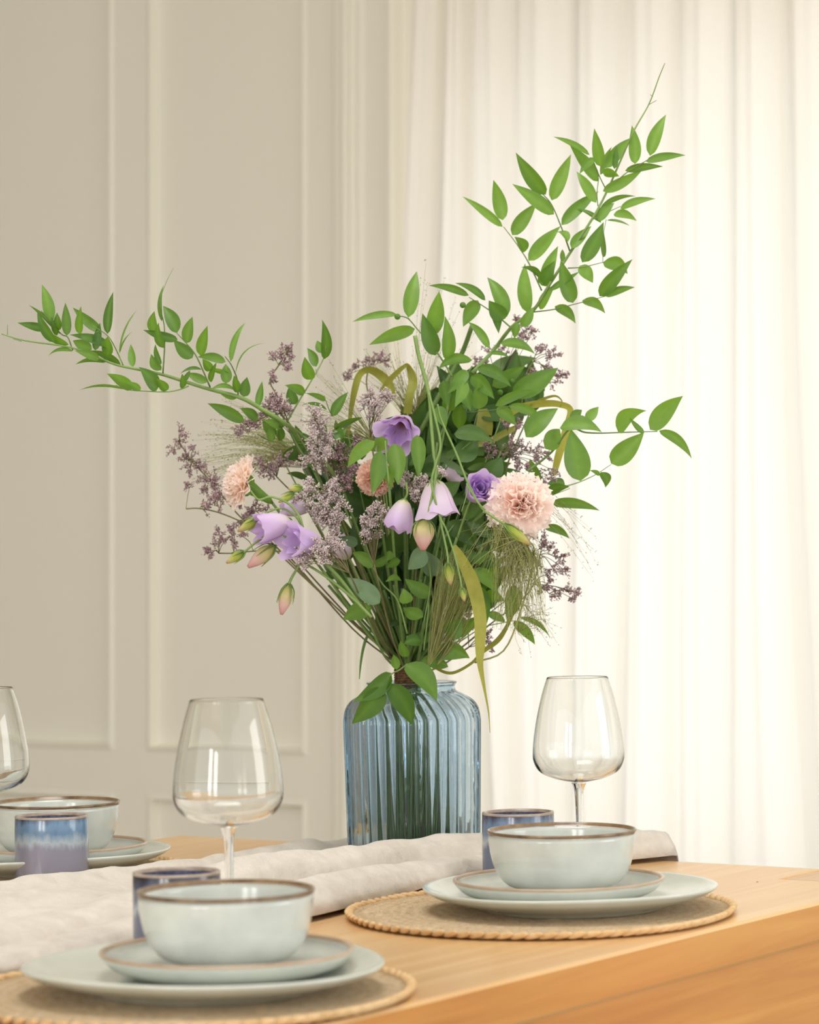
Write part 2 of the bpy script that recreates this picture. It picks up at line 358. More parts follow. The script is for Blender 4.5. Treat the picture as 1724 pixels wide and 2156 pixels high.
wbox(mb, sd1, so0, -0.12, 0, 0, ZT); wbox(mb, so0, so1, -0.12, 0, 0, zo0); wbox(mb, so0, so1, -0.12, 0, zo1, ZT); wbox(mb, so1, sR, -0.12, 0, 0, ZT)
tag(mb.build('wall_back', M['plaster'], smooth=False), 'plain cream wall round the cupboard doors and the curtained window', 'wall', kind='structure')
mb = MB(); mb.box((sL, -3.0, -0.05), (sR+0.6, WB+0.5, 0.0), lambda a, b, z: AB(a, b, z))
tag(mb.build('floor', M['floor'], smooth=False), 'brown wooden floor under the dining table', 'floor', kind='structure')
mb = MB(); mb.box((sL, -3.0, ZT), (sR+0.6, WB+0.5, ZT+0.05), lambda a, b, z: AB(a, b, z))
tag(mb.build('ceiling', M['ceiling'], smooth=False), 'white ceiling above the dining table', 'ceiling', kind='structure')
mb = MB(); mb.box((sL-0.1, -3.0, 0.0), (sL, WB+0.12, ZT), lambda a, b, z: AB(a, b, z))
tag(mb.build('wall_left', M['taupe'], smooth=False), 'unseen side wall beside the cupboard, toned taupe to dim light from that side', 'wall', kind='structure')

def panelled_door(name, s0, s1, panels, label):
    """slab with recessed, bevelled panels (s0,s1,z0,z1)"""
    mb = MB(); bw, rd = 0.018, 0.022
    ss = sorted({s0, s1, *[p[0] for p in panels], *[p[1] for p in panels]}); zs = sorted({0.06, 2.95, *[p[2] for p in panels], *[p[3] for p in panels]})
    for i in range(len(ss)-1):
        for j in range(len(zs)-1):
            a, b, c, d = ss[i], ss[i+1], zs[j], zs[j+1]
            ins = any(a >= p[0]-1e-6 and b <= p[1]+1e-6 and c >= p[2]-1e-6 and d <= p[3]+1e-6 for p in panels)
            if not ins: mb.add([W(a, 0, c), W(b, 0, c), W(b, 0, d), W(a, 0, d)], [(0, 1, 2, 3)])
    for (a, b, c, d) in panels:
        o = [(a, c), (b, c), (b, d), (a, d)]; i_ = [(a+bw, c+bw), (b-bw, c+bw), (b-bw, d-bw), (a+bw, d-bw)]
        mid = [((p[0]*.45+q[0]*.55), (p[1]*.45+q[1]*.55)) for p, q in zip(o, i_)]
        vs = [W(p[0], 0, p[1]) for p in o] + [W(p[0], 0.005, p[1]) for p in mid] + [W(p[0], -rd, p[1]) for p in i_]
        fs = [(k, (k+1) % 4, 4+(k+1) % 4, 4+k) for k in range(4)] + [(4+k, 4+(k+1) % 4, 8+(k+1) % 4, 8+k) for k in range(4)] + [(8, 9, 10, 11)]
        mb.add(vs, fs)
    wbox(mb, s0, s1, -0.04, -0.03, 0.06, 2.95)
    return tag(mb.build(name, M['paint'], smooth=False), label, 'door', kind='structure')
zb = z_of(320, 1583); zl = z_of(300, 1672)
pan = []
for (a, b) in ((-290, 240), (309, 647)):
    pan.append((s_of(a), s_of(b), zb, 2.80)); pan.append((s_of(a), s_of(b), 0.2, zl))
door = panelled_door('door_1', sd0, sd1-0.007, pan, 'cream painted cupboard door with tall recessed panels')
mb = MB()
hz0, hz1 = z_of(714, 1282), z_of(714, 1232)
mb.tube([W(s_of(714), 0.012, hz0), W(s_of(714), 0.012, hz1)], 0.006, 10); wbox(mb, s_of(705), s_of(722), 0.0, 0.006, hz0+0.006, hz1-0.006)
h = mb.build('hinge', M['hinge'], smooth=False); h.parent = door; h['label'] = 'small white painted hinge'
def profile_trim(name, prof, z0, z1, label):
    mb = MB(); mb.grid([[W(s_of(x), d, z0) for x, d in prof], [W(s_of(x), d, z1) for x, d in prof]][::-1])
    return tag(mb.build(name, M['paint'], smooth=False), label, 'door casing', kind='structure')
profile_trim('trim_1', [(709, 0), (710, .016), (714, .02), (732, .02), (736, .030), (740, .034), (745, .032), (747, .026), (750, .028), (754, .031), (758, .028), (761, .020), (765, .023), (769, .026), (774, .023), (777, .018), (824, .018), (829, .030), (834, .037), (842, .037), (846, .030), (849, 0)], 0.0, 3.0, 'cream moulded casing with vertical beads beside the cupboard door')
# window behind the curtain
mb = MB(); fw = 0.05
wbox(mb, so0, so0+fw, -0.10, -0.04, zo0, zo1); wbox(mb, so1-fw, so1, -0.10, -0.04, zo0, zo1)
wbox(mb, so0, so1, -0.10, -0.04, zo0, zo0+fw); wbox(mb, so0, so1, -0.10, -0.04, zo1-fw, zo1)
sm = s_of(1316); wbox(mb, sm-0.02, sm+0.02, -0.10, -0.04, zo0, zo1)
win = tag(mb.build('window_1', M['paint'], smooth=False), 'tall white framed window behind the sheer curtain', 'window', kind='structure')
mb = MB(); wbox(mb, so0+fw, so1-fw, -0.072, -0.068, zo0+fw, zo1-fw)
pn = mb.build('pane', M['pane'], smooth=False); pn.parent = win

# curtain
folds = [(880, 860, 888), (945, 925, 968), (1000, 1000, 1038), (1098, 1098, 1112), (1215, 1215, 1215), (1332, 1330, 1310), (1440, 1440, 1436), (1546, 1548, 1546), (1655, 1657, 1722), (1765, 1765, 1800), (1870, 1870, 1890), (1990, 1990, 1990), (2100, 2100, 2100), (2200, 2200, 2200)]
def foldx(i, py):
    a, b, c = folds[i]
    if py < 600: return a + (b-a)*max(py, -400)/600 if py > 0 else a
    t = min((py-600)/1200, 1.6); return b + (c-b)*t**1.5
WC = 4.62
mb = MB(); rows = []
zt_, zb_ = 2.68, 0.02
NZ = 44; K = 22
dep = [0.05, 0.05, 0.036, 0.044, 0.044, 0.046, 0.044, 0.04, 0.05, 0.035, 0.035, 0.035, 0.035]
for iz in range(NZ+1):
    z = zt_ + (zb_-zt_)*iz/NZ; py = HZ - (z-CZ)*F/5.45; row = []
    for i in range(len(folds)-1):
        x0, x1 = foldx(i, py), foldx(i+1, py)
        for k in range(K):
            q = k/K
            x = x0 + (x1-x0)*(q + 0.035*sin(2*pi*q))
            d = dep[i]*(abs(sin(pi*q))**0.55) + 0.004*sin(2*pi*q*2.3+i*1.7+z*0.8) + 0.012*sin(i*2.1+z*1.3)
            if i == 8 and q < 0.4: d -= 0.075*(1-q*2.5)*min(1, max(0, (py+200)/900))
            row.append(W(s_of(x, WC), d, z, WC))
    rows.append(row)
mb.grid(rows)
tag(mb.build('curtain', M['curtain']), 'sheer cream curtain hanging in soft folds before the bright window', 'curtain')

# ------------------------------------------------------------------ table
A0, A1, B0, B1 = -2.307, -1.24, 0.55, 2.863; TH = 0.041
ang = math.atan2(E2.y, E2.x)
table_c = AB((A0+A1)/2, (B0+B1)/2, 0)
table = empty('dining_table', table_c, 'light oiled oak dining table with thick top under the place settings', 'table')
def tbox(mb, a0, a1, b0, b1, z0, z1, bev=0.0):
    if bev <= 0: mb.box((a0, b0, z0), (a1, b1, z1), lambda a, b, z: AB(a, b, z)); return
    rows = []
    for (ins, z) in ((bev, z0), (bev*0.3, z0+bev*0.3), (0, z0+bev), (0, z1-bev), (bev*0.3, z1-bev*0.3), (bev, z1)):
        rows.append([AB(a0+ins, b0+ins, z), AB(a1-ins, b0+ins, z), AB(a1-ins, b1-ins, z), AB(a0+ins, b1-ins, z)])
    o = len(mb.v); mb.grid(rows, closed=True); n = len(rows)
    mb.f.append((o+3, o+2, o+1, o)); mb.f.append(tuple(o+(n-1)*4+k for k in range(4)))
def tpart(mb, name, mat):
    o = mb.build(name, mat, origin=tuple(table_c), rot=ang, smooth=False); o.parent = table; o.location = (0, 0, 0); return o
LA, LB_ = 0.128, 0.112
mb = MB()
tbox(mb, A0, A1-LA-0.0006, B0, B1, TZ-TH, TZ); 
mb2 = MB()
# top with a notch at the corner where the leg comes through
poly = [(A0, B0), (A1, B0), (A1, B1-LB_), (A1-LA, B1-LB_), (A1-LA, B1), (A0, B1)]
mb = MB(); bev = 0.003; rows = []
def inset(poly, d):
    out = []; n = len(poly)
    for i, (a, b) in enumerate(poly):
        (pa, pb), (na, nb) = poly[i-1], poly[(i+1) % n]
        u = Vector((a-pa, b-pb)).normalized(); v = Vector((na-a, nb-b)).normalized()
        out.append((a - d*(u.y+v.y)*1.0*(1), b + d*(u.x+v.x)))
    return out
for ins, z in ((bev, TZ-TH), (0, TZ-TH+bev), (0, TZ-bev), (bev, TZ)):
    rows.append([AB(a, b, z) for a, b in inset(poly, ins)])
mb.grid(rows, closed=True); mb.f.append((5, 4, 3, 2, 1, 0)); mb.f.append(tuple(18+k for k in range(6)))
ttop = tpart(mb, 'tabletop', M['wood']); ttop.data.materials.append(M['wood_side_shade'])
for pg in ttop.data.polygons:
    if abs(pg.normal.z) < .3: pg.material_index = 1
g = 0.0012
legs = [(A1-LA+g, A1-0.0005, B1-LB_+g, B1-0.0005, TZ-0.0004), (A0+0.004, A0+LA, B1-LB_, B1-0.004, TZ-TH), (A1-LA, A1-0.004, B0+0.004, B0+LB_, TZ-TH), (A0+0.004, A0+LA, B0+0.004, B0+LB_, TZ-TH)]
for (a0, a1, b0, b1, zt) in legs:
    mb = MB(); tbox(mb, a0, a1, b0, b1, 0, zt, 0.002); lg = tpart(mb, 'leg', M['wood_leg'])
mb = MB()
for (a0, a1, b0, b1) in ((A1-0.040, A1-0.014, B0+LB_, B1-LB_), (A0+0.014, A0+0.040, B0+LB_, B1-LB_)): mb = MB(); tbox(mb, a0, a1, b0, b1, TZ-TH-0.092, TZ-TH); tpart(mb, 'side_rail', M['wood_side_shade'])
mb = MB()
for (a0, a1, b0, b1) in ((A0+LA, A1-LA, B1-0.04, B1-0.014), (A0+LA, A1-LA, B0+0.014, B0+0.04)): mb = MB(); tbox(mb, a0, a1, b0, b1, TZ-TH-0.092, TZ-TH); tpart(mb, 'end_rail', M['wood_side_shade'])
mb = MB(); kp = ground(1594, 3.02); mb.lathe([(0.0005, 0.0003), (0.0015, 0.0002)], kp, 10); mb.f.append(tuple(range(10)))
kn = mb.build('knot', M['twine']); kn.parent = table; kn.matrix_parent_inverse = Matrix.Translation(table.location).inverted(); kn['label'] = 'tiny dark knot in the oak'

# ------------------------------------------------------------------ linen runner
def interp(x, pts):
    if x <= pts[0][0]: return pts[0][1]
    for (a, b), (c, d) in zip(pts, pts[1:]):
        if x <= c:
            t = (x-a)/(c-a); t = t*t*(3-2*t); return b+(d-b)*t
    return pts[-1][1]
def near_edge(b): return interp(b, [(1.0, -1.63), (1.9, -1.618), (2.2, -1.615), (2.36, -1.632), (2.5, -1.655), (2.64, -1.655), (2.76, -1.60), (2.9, -1.565)])
def far_edge(b): return interp(b, [(1.0, -2.06), (2.2, -2.02), (2.45, -1.995), (2.9, -1.99)])
def cloth_h(t, b):
    """t = 0 at near edge .. 1 at far edge; height of the cloth over the table"""
    hn = interp(b, [(1.3, .012), (1.85, .018), (2.05, .028), (2.3, .034), (2.5, .027), (2.68, .020), (2.80, .034), (2.9, .024)])
    hm = interp(b, [(1.3, .008), (1.8, .014), (2.0, .026), (2.25, .044), (2.45, .042), (2.6, .037), (2.8, .032), (2.9, .018)])
    hv = interp(b, [(1.8, .006), (2.1, .006), (2.4, .004), (2.7, .006)])
    hf = interp(b, [(1.3, .018), (2.0, .022), (2.4, .020), (2.9, .018)])
    h = interp(t, [(0, .003), (.012, hn*.55), (.035, hn*.86), (.085, hn), (.145, hn*.82), (.20, hv), (.235, hv), (.285, hm*.82), (.33, hm), (.40, hm*.75), (.47, .0045), (.74, .0045), (.84, hf*.45), (.93, hf), (.985, hf*.6), (1, .002)])
    return h
mb = MB(); rows = []; NB, NT = 300, 110; vb, va = 2.70, -1.83
vase_c = ground(872, 3.32, TZ)
for ib in range(NB+1):
    b = 1.05 + (3.02-1.05)*ib/NB; row = []
    hang = 0.0; bb = b
    if b > B1+0.004:
        over = b-(B1+0.004); bb = B1+0.004+min(over, 0.012); hang = -max(0, over-0.008)*2.2
    ne, fe = near_edge(bb), far_edge(bb)
    for it in range(NT+1):
        t = it/NT; a = ne + (fe-ne)*t
        a += 0.004*noise.noise(Vector((b*6, t*2, 3)))
        z = cloth_h(t, bb)
        w = noise.noise(Vector((a*9, b*5, 0)))*0.006 + noise.noise(Vector((a*26, b*17, 5)))*0.0036 + noise.noise(Vector((a*60+b*20, b*40, 9)))*0.0014
        w += interp(b, [(2.70, 0), (2.80, 1), (3, 1)])*(.006*sin((t*26)+b*20) + .004*noise.noise(Vector((a*50, b*30, 2))))*(t < .4)
        w += interp(b, [(1.55, 0), (1.8, 1), (2.15, 1), (2.35, 0)])*interp(t, [(.35, 0), (.5, 1), (.8, 1), (.92, 0)])*.010*sin((t+b*.55)*14)
        p = AB(a, bb, 0); dv = (Vector((p.x, p.y))-Vector((vase_c.x, vase_c.y))).length
        flat = min(1, max(0, (dv-0.088)/0.03)); edge = min(1, t/0.03, (1-t)/0.02)
        # shallow hollow and cross fold in the near stretch
        w += 0.007*math.exp(-((b-1.98-(t-.5)*.15)/0.05)**2)*math.exp(-((t-.62)/.25)**2)
        w += 0.006*math.exp(-((b-2.12-(t-.5)*.25)/0.06)**2)*math.exp(-((t-.55)/.2)**2)
        z = (z*1.0 + w*edge)*flat + 0.003*(1-flat) + (0.0025 if flat > 0 else 0)
        z = max(z, 0.0022)
        row.append(AB(a, bb + (0.004 if hang < 0 else 0), TZ + z + hang))
    rows.append(row)
mb.grid(rows)
lin_ob = mb.build('table_runner', M['linen'])
so = lin_ob.modifiers.new('thickness', 'SOLIDIFY'); so.thickness = 0.0016; so.offset = -1
tag(lin_ob, 'crumpled natural linen runner lying down the middle of the oak table', 'table runner')

# ------------------------------------------------------------------ tableware
def wob(seed, amp, lobes=4):
    rnd = random.Random(seed); ph = [rnd.uniform(0, 6.28) for _ in range(lobes)]; am = [rnd.uniform(.4, 1)/(k+1) for k in range(lobes)]
    return lambda a: amp*sum(m*sin((k+2)*a+p) for k, (m, p) in enumerate(zip(am, ph)))
def place_mat(px, D, R, seed, label):
    c = ground(px, D); o = empty('placemat', c, label, 'placemat', 'round jute placemats')
    mb = MB(); wr = wob(seed, 0.004)
    n = 180
    prof = [(0.001, .0055), (R*.3, .0055), (R*.6, .0057), (R*.85, .0056), (R*.97, .0052), (R*.975, .002), (R*.9, .001)]
    mb.lathe(prof, c, n, lambda r, z, a: (r + wr(a)*r/R, z + (0.0008*noise.noise(Vector((r*40*cos(a), r*40*sin(a), seed)))) ))
    o1 = len(mb.v); mb.f.append(tuple(range(n))[::-1])
    d = mb.build('woven_disc', M['jute'], origin=tuple(c)); d.parent = o; d.location = (0, 0, 0)
    # loose fibres are part of the weave
    mbf = MB(); rnd = random.Random(seed)
    for k in range(520):
        a = rnd.uniform(0, 2*pi); r = R*sqrt(rnd.uniform(.1, .94)); p = c + Vector((r*cos(a), r*sin(a), .0055))
        d1 = rnd.uniform(0, 2*pi); q = Vector((cos(d1), sin(d1), 0)); L_ = rnd.uniform(.004, .011)
        mbf.tube([p, p+q*L_*.5+UP*rnd.uniform(.001, .003), p+q*L_+UP*rnd.uniform(0, .0025)], 0.00014, 3, rnd.random(), caps=False)
    fb = mbf.build('loose_fibres', M['braid'], origin=tuple(c)); fb.parent = d; fb.location = (0, 0, 0); fb['kind'] = 'stuff'
    mb = MB(); nb = int(2*pi*R/0.0135)
    for k in range(nb):
        a = 2*pi*k/nb; rr = R + wr(a)
        t = Vector((-sin(a), cos(a), 0)); rd = Vector((cos(a), sin(a), 0))
        ax = (t*0.90 + rd*0.34 + UP*0.24).normalized(); ctr = c + rd*(rr-0.002) + UP*0.0052
        L_ = 0.0125
        pts = [ctr + ax*L_*(q-.5)*1.55 + rd*(-0.0018*cos((q-.5)*pi)) for q in (0, .12, .3, .5, .7, .88, 1)]
        mb.tube(pts, [.0008, .0022, .0031, .0034, .0031, .0022, .0008], 8, random.random())
    b = mb.build('braided_edge', M['braid'], origin=tuple(c)); b.parent = o; b.location = (0, 0, 0)
    return o
place_mat(394, 2.262, 0.186, 1, 'round jute placemat under the nearest stack of plates, cut off by the picture edge')
place_mat(1140, 2.762, 0.196, 2, 'round jute placemat with straw braided edge at the table edge, below the vase')
place_mat(40, 3.22, 0.19, 3, 'jute placemat mostly hidden under the plates beyond the runner')

def dinner_plate(px, D, R, z0, seed, label, name='dinner_plate', cat='plate', rot=0.0):
    c = ground(px, D, TZ+z0); mb = MB(); wr = wob(seed, 0.006, 3); wz = wob(seed+9, 0.0011, 3)
    out = arcprof([(R*.56, 0), (R*.60, .0), (R*.66, .004), (R*.80, .0095), (R*.93, .0155), (R*.992, .0208)], 4)
    tip = [(R, .0224), (R*.998, .0236), (R*.988, .0241)]
    inn = arcprof([(R*.97, .0229), (R*.90, .0180), (R*.80, .0130), (R*.70, .0102), (R*.5, .0092), (R*.2, .0090), (0.0008, .0090)], 4)
    base = [(0.0008, .002), (R*.5, .002), (R*.53, 0)]
    mb.lathe(base+out+tip+inn, c, 120, lambda r, z, a: (r*(1+wr(a)/R*(r/R)), z + wz(a)*(r/R)**3))
    o = mb.build(name, M['plate_big'], origin=tuple(c)); return tag(o, label, 'plate', 'celadon dinner plates')
def side_plate(px, D, R, z0, seed, label):
    c = ground(px, D, TZ+z0); o = empty('side_plate', c, label, 'plate', 'celadon side plates'); wr = wob(seed, 0.0016, 3)
    mod = lambda r, z, a: (r*(1+wr(a)/R*(r/R)), z)
    mb = MB()
    out = arcprof([(R*.62, 0), (R*.68, .0), (R*.76, .0018), (R*.90, .0075), (R*.975, .0150), (R*.997, .0190)], 4)
    inn = arcprof([(R*.957, .0184), (R*.935, .0135), (R*.87, .0088), (R*.78, .0073), (R*.5, .007), (0.0008, .007)], 4)
    mb.lathe([(0.0008, .0015), (R*.55, .0015), (R*.6, 0)]+out+inn, c, 110, mod)
    b = mb.build('body', M['plate_small'], origin=tuple(c)); b.parent = o; b.location = (0, 0, 0)
    mb = MB(); mb.lathe([(R*.9975, .0188), (R*1.000, .0197), (R*.996, .0209), (R*.984, .0214), (R*.970, .0209), (R*.960, .0196), (R*.957, .0184)], c, 110, mod)
    b = mb.build('rim', M['rim_tan'], origin=tuple(c)); b.parent = o; b.location = (0, 0, 0); b['label'] = 'brown edge where the glaze thins'
    return o
def bowl(px, D, R, z0, H, label):
    c = ground(px, D, TZ+z0); o = empty('bowl', c, label, 'bowl', 'celadon bowls')
    out = arcprof([(R*.50, .0), (R*.53, .0), (R*.56, .0015), (R*.75, H*.12), (R*.885, H*.33), (R*.955, H*.62), (R*.985, H*.93)], 5)
    t = .0036
    inn = arcprof([(R*.985-t, H*.93), (R*.95-t, H*.62), (R*.87-t, H*.35), (R*.70-t, H*.16), (R*.4, H*.085), (0.0008, H*.075)], 5)
    mb = MB(); mb.lathe([(0.0008, .002), (R*.46, .002), (R*.48, 0)]+out+inn, c, 120)
    M['bowl']
    b = mb.build('body', M['bowl'], origin=tuple(c)); b.parent = o; b.location = (0, 0, 0)
    mb = MB(); mb.lathe([(R*.9858, H*.945), (R*.995, H*.962), (R*.998, H*.982), (R*.992, H*.997), (R*.981, H), (R*.970, H*.994), (R*.962, H*.975), (R*.985-t, H*.945)], c, 120)
    b = mb.build('rim', M['rim'], origin=tuple(c)); b.parent = o; b.location = (0, 0, 0); b['label'] = 'dark brown glazed rim'
    return o
dinner_plate(431, 2.262, 0.148, .0062, 11, 'large celadon dinner plate nearest the camera, on a jute placemat')
side_plate(479, 2.285, 0.106, .0156, 12, 'celadon side plate with brown edge, second in the nearest stack')
bowl(478, 2.295, 0.0745,   .0229, .0620, 'pale celadon bowl nearest the camera with brown rim, topmost of its stack')
dinner_plate(1203, 2.765, 0.1455, .0062, 21, 'wide wavy celadon dinner plate on the placemat at the table edge')
side_plate(1176, 2.77, 0.107, .0156, 22, 'celadon side plate between bowl and wavy dinner plate near the table corner')
bowl(1184, 2.775, 0.0755,   .0229, .0620, 'pale celadon bowl in front of the blue cup and the glass by the curtain')
dinner_plate(102, 3.20, 0.139, .0062, 31, 'celadon dinner plate in the farthest stack, beyond the runner')
side_plate(118, 3.205, 0.105, .0156, 32, 'celadon side plate in the farthest stack, under a bowl')
bowl(118, 3.21, 0.0755,   .0229, .0620, 'celadon bowl of the farthest stack, behind the two toned blue cup')

def cup(px, D, R, H, mat, seed, label):
    c = ground(px, D, TZ+0.0005); o = empty('cup', c, label, 'cup', 'blue glazed cups'); wr = wob(seed, 0.0009, 3)
    mod = lambda r, z, a: (r*(1+wr(a)/R), z)
    mb = MB(); mb.lathe([(0.0008, .001), (R*.86, .001), (R*.9, 0), (R*.97, .0012), (R*.995, .005), (R, .012), (R*1.003, H*.4), (R, H*.8), (R*.99, H-.003), (R*.985, H-.0025)], c, 90, mod)
    b = mb.build('body', mat, origin=tuple(c)); b.parent = o; b.location = (0, 0, 0)
    t = .0042
    mb = MB(); mb.lathe([(R*.985-t*.9, H-.0025), (R*.99-t, H-.006), (R-t, H*.6), (R-t, .012), (R*.85-t, .006), (0.0008, .005)], c, 90, mod)
    b = mb.build('inside', M['cup_in'], origin=tuple(c)); b.parent = o; b.location = (0, 0, 0); b['label'] = 'dark speckled blue inside'
    mb = MB(); mb.lathe([(R*.991, H-.0026), (R*.9935, H-.0014), (R*.985, H-.0003), (R*.965-t*.3, H), (R*.985-t*.75, H-.0005), (R*.985-t, H-.002), (R*.985-t, H-.0034)], c, 90, mod)
    b = mb.build('rim', M['cup_rim'], origin=tuple(c)); b.parent = o; b.location = (0, 0, 0); b['label'] = 'pale bare rim'
    return o
cup(375, 2.475, 0.0395, 0.0805, M['cup_b'], 1, 'dark blue brown glazed cup behind the nearest bowl')
cup(1093, 3.03, 0.0400, 0.0800, M['cup_c'], 2, 'blue glazed cup between the ribbed vase and a bowl')
cup(111, 3.09, 0.0405, 0.0790, M['cup_a'], 3, 'two toned blue and grey glazed cup in front of the farthest bowl')

def wine_glass(px, D, label, k=1.0):
    c = ground(px, D, TZ+.0006); o = empty('wine_glass', c, label, 'wine glass', 'clear wine glasses')
    H = 0.2265*k; zb0 = H-0.1165*k; r = 0.0505*k; rr = 0.0338*k
    out = arcprof([(.0042, zb0+.0002), (.012, zb0+.0012), (.030*k, zb0+.0055), (.0435*k, zb0+.0125), (r*.985, zb0+.0235), (r, zb0+.034), (r*.975, zb0+.050), (r*.90, zb0+.073), (r*.79, zb0+.097), (rr, H-.0006)], 7)
    t = .0008
    inn = arcprof([(rr-t*.9, H-.0006), (r*.79-t, zb0+.097), (r*.90-t, zb0+.073), (r*.975-t*1.1, zb0+.050), (r-t*1.3, zb0+.035), (r*.980-t*1.4, zb0+.0245), (.0418*k, zb0+.0142), (.0285*k, zb0+.0075), (.012, zb0+.0040), (.0004, zb0+.0036)], 7)
    mb = MB(); mb.lathe([(.0004, zb0)]+out+[(rr-t*.2, H), (rr-t*.7, H)]+inn, c, 96)
    b = mb.build('bowl', M['glass'], origin=tuple(c)); b.parent = o; b.location = (0, 0, 0)
    zs = zb0-.0002
    st = arcprof([(.0085, zs), (.0066, zs-.004), (.0052, zs-.010), (.0042, zs-.028), (.0037, zs-.055), (.0040, .022), (.0052, .012), (.0085, .0065)], 5)
    mb = MB(); mb.lathe([(.0004, zs)]+st+[(.0085, .0062), (.0004, .0062)], c, 48)
    b = mb.build('stem', M['glass'], origin=tuple(c)); b.parent = o; b.location = (0, 0, 0)
    mb = MB(); mb.lathe([(.0004, .0060), (.0086, .0060), (.016, .0036), (.030, .0020), (.0365, .0014), (.0372, .0008), (.036, .0002), (.02, .0004), (.0004, .0006)], c, 72)
    b = mb.build('foot', M['glass'], origin=tuple(c)); b.parent = o; b.location = (0, 0, 0)
    return o
wine_glass(485, 2.56, 'empty clear wine glass behind the nearest bowl, in front of the cupboard door', 1.015)
wine_glass(1222, 3.04, 'empty clear wine glass standing before the bright curtain', 1.0)
wine_glass(-32, 3.0, 'empty wine glass cut off by the picture edge, beside the farthest bowl', 1.0)

# ------------------------------------------------------------------ vase
VH = 0.2075; VR = 0.0815
def vase_profile(off):
    pts = [(.072, .0), (.0765, .003), (.0785, .012), (.0795, .05), (.0805, .10), (VR, .15), (.0812, .165), (.0785, .1765), (.0715, .186), (.0610, .1925), (.0545, .1960), (.0525, .1990), (.0525, .2030), (.0548, .2062)]
    return [(max(r-off, .001), z) for r, z in arcprof(pts, 5)]
vc = Vector((vase_c.x, vase_c.y, TZ+.0058))
outp = vase_profile(0); _outer = set(outp)
def rib(r, z, a):
    if (r, z) not in _outer: return r, z
    k = min(1, max(0, (z-.006)/.01))*min(1, max(0, (.197-z)/.012))
    tw = 0.5*max(0, z-.165)/.03
    return r + .0040*k*(abs(sin(19*(a+tw*.35)))**.8-.62) , z
mb = MB()
innp = [(r, z) for r, z in vase_profile(.0034) if z > .007][::-1]
mb.lathe([(.001, 0), (.04, 0), (.068, 0)]+outp+[(.0545, VH-.0003), (.0530, VH), (.0512, VH-.0008)]+innp+[(.066, .0078), (.04, .0065), (.001, .006)], vc, 320, rib)
vase = mb.build('vase', M['vase'], origin=tuple(vc)); tag(vase, 'ribbed pale blue glass vase holding the bouquet on the linen runner', 'vase')

# ------------------------------------------------------------------ bouquet
D0 = 3.32
NECK = P(858, 1425, D0)
def crop(ox, oy, s): return lambda x, y: (ox+x/s, oy+y/s, 1/s)
CA = crop(0, 550, 2.873); CB = crop(550, 550, 3.831); CC = crop(900, 100, 2.873); CD = crop(900, 750, 2.873); CE = crop(550, 1050, 3.448); CF = crop(330, 830, 3.448)
PXM = D0/F
def leaf(mb, b, t, wm, bend=0.0, bow=None, face=None, rnd=random, shade=None, fold=0.16):
    """b, t world points; wm full width (m); bend sideways (m)"""
    b, t = Vector(b), Vector(t); ax = t-b; L_ = ax.length
    if L_ < 1e-5: return
    ax.normalize(); view = Vector((0, -1, 0))
    side = ax.cross(view)
    if side.length < .05: side = ax.cross(UP)
    side.normalize(); nrm = side.cross(ax).normalized()
    th = rnd.uniform(-.55, .55) if face is None else face
    sd = side*cos(th) + nrm*sin(th); nn = nrm*cos(th) - side*sin(th)
    wm = 1.1*wm/max(.5, cos(th))
    bow = rnd.uniform(-.10, .16) if bow is None else bow
    sh = rnd.uniform(.1, .95) if shade is None else shade
    rows = []; n = 12; ws = (-1, -.55, 0, .55, 1)
    for i in range(n+1):
        q = i/n
        w = wm*.5*((q**.60)*((1-q)**1.08))/0.3341
        mid = b + ax*(L_*q) - side*(bend*4*q*(1-q)) + nn*(bow*L_*4*q*(1-q)*.6) 
        rows.append([mid + sd*(w*k) + nn*(abs(k)*w*fold*2 if True else 0) for k in ws])
    mb.grid(rows, [min(1, max(0, sh + (.22 if j == 2 else (-.04 if j in (0, 4) else 0)))) for _ in range(n+1) for j in range(5)])
def ruscus(name, leaves, stems, d0, label, cat='foliage', group='leafy ruscus branches', mat='leaf', dspread=.05, root=True, seed=0, rootfrom=None, dgrad=0.0, cref=872, shades=(.1, .95)):
    """leaves: (crop, [(bx,by,tx,ty,w,bend)...]); stems: (crop, [[(x,y)...], r0, r1])"""
    rnd = random.Random(seed+100)
    e = empty(name, NECK, label, cat, group)
    def dep(px, py): return d0 + dgrad*(px-cref)/500 + dspread*0.5*noise.noise(Vector((px/60, py/60, seed)))
    mb = MB()
    for cr_, lst in leaves:
        for L in lst:
            bx, by, k = cr_(L[0], L[1]); tx, ty, _ = cr_(L[2], L[3]); w = L[4]*k; bd = (L[5] if len(L) > 5 else 0)*k
            D = dep(bx, by); D2 = D + rnd.uniform(-.025, .025)
            th = rnd.uniform(-.35, .35) if w > 14 else rnd.uniform(-.9, .9)
            leaf(mb, P(bx, by, D), P(tx, ty, D2), w*PXM, bd*PXM, face=th, rnd=rnd, shade=rnd.uniform(*shades))
    o = mb.build('leaves', M[mat]); o.parent = e; o.matrix_parent_inverse = Matrix.Translation(NECK).inverted()
    mb = MB()
    for cr_, pts, r0, r1 in stems:
        W_ = [P(*(cr_(x, y)[:2]), dep(*cr_(x, y)[:2])) for x, y in pts]
        s_ = spl(W_, 5); n = len(s_); mb.tube(s_, [r0+(r1-r0)*i/(n-1) for i in range(n)], 6, rnd.uniform(.3, .8))
    if rootfrom is not None:
        px, py, D = rootfrom; root_stem(mb, P(px, py, D), rnd, .0017)
    if mb.v:
        o = mb.build('stem', M['stem']); o.parent = e; o.matrix_parent_inverse = Matrix.Translation(NECK).inverted()
    return e
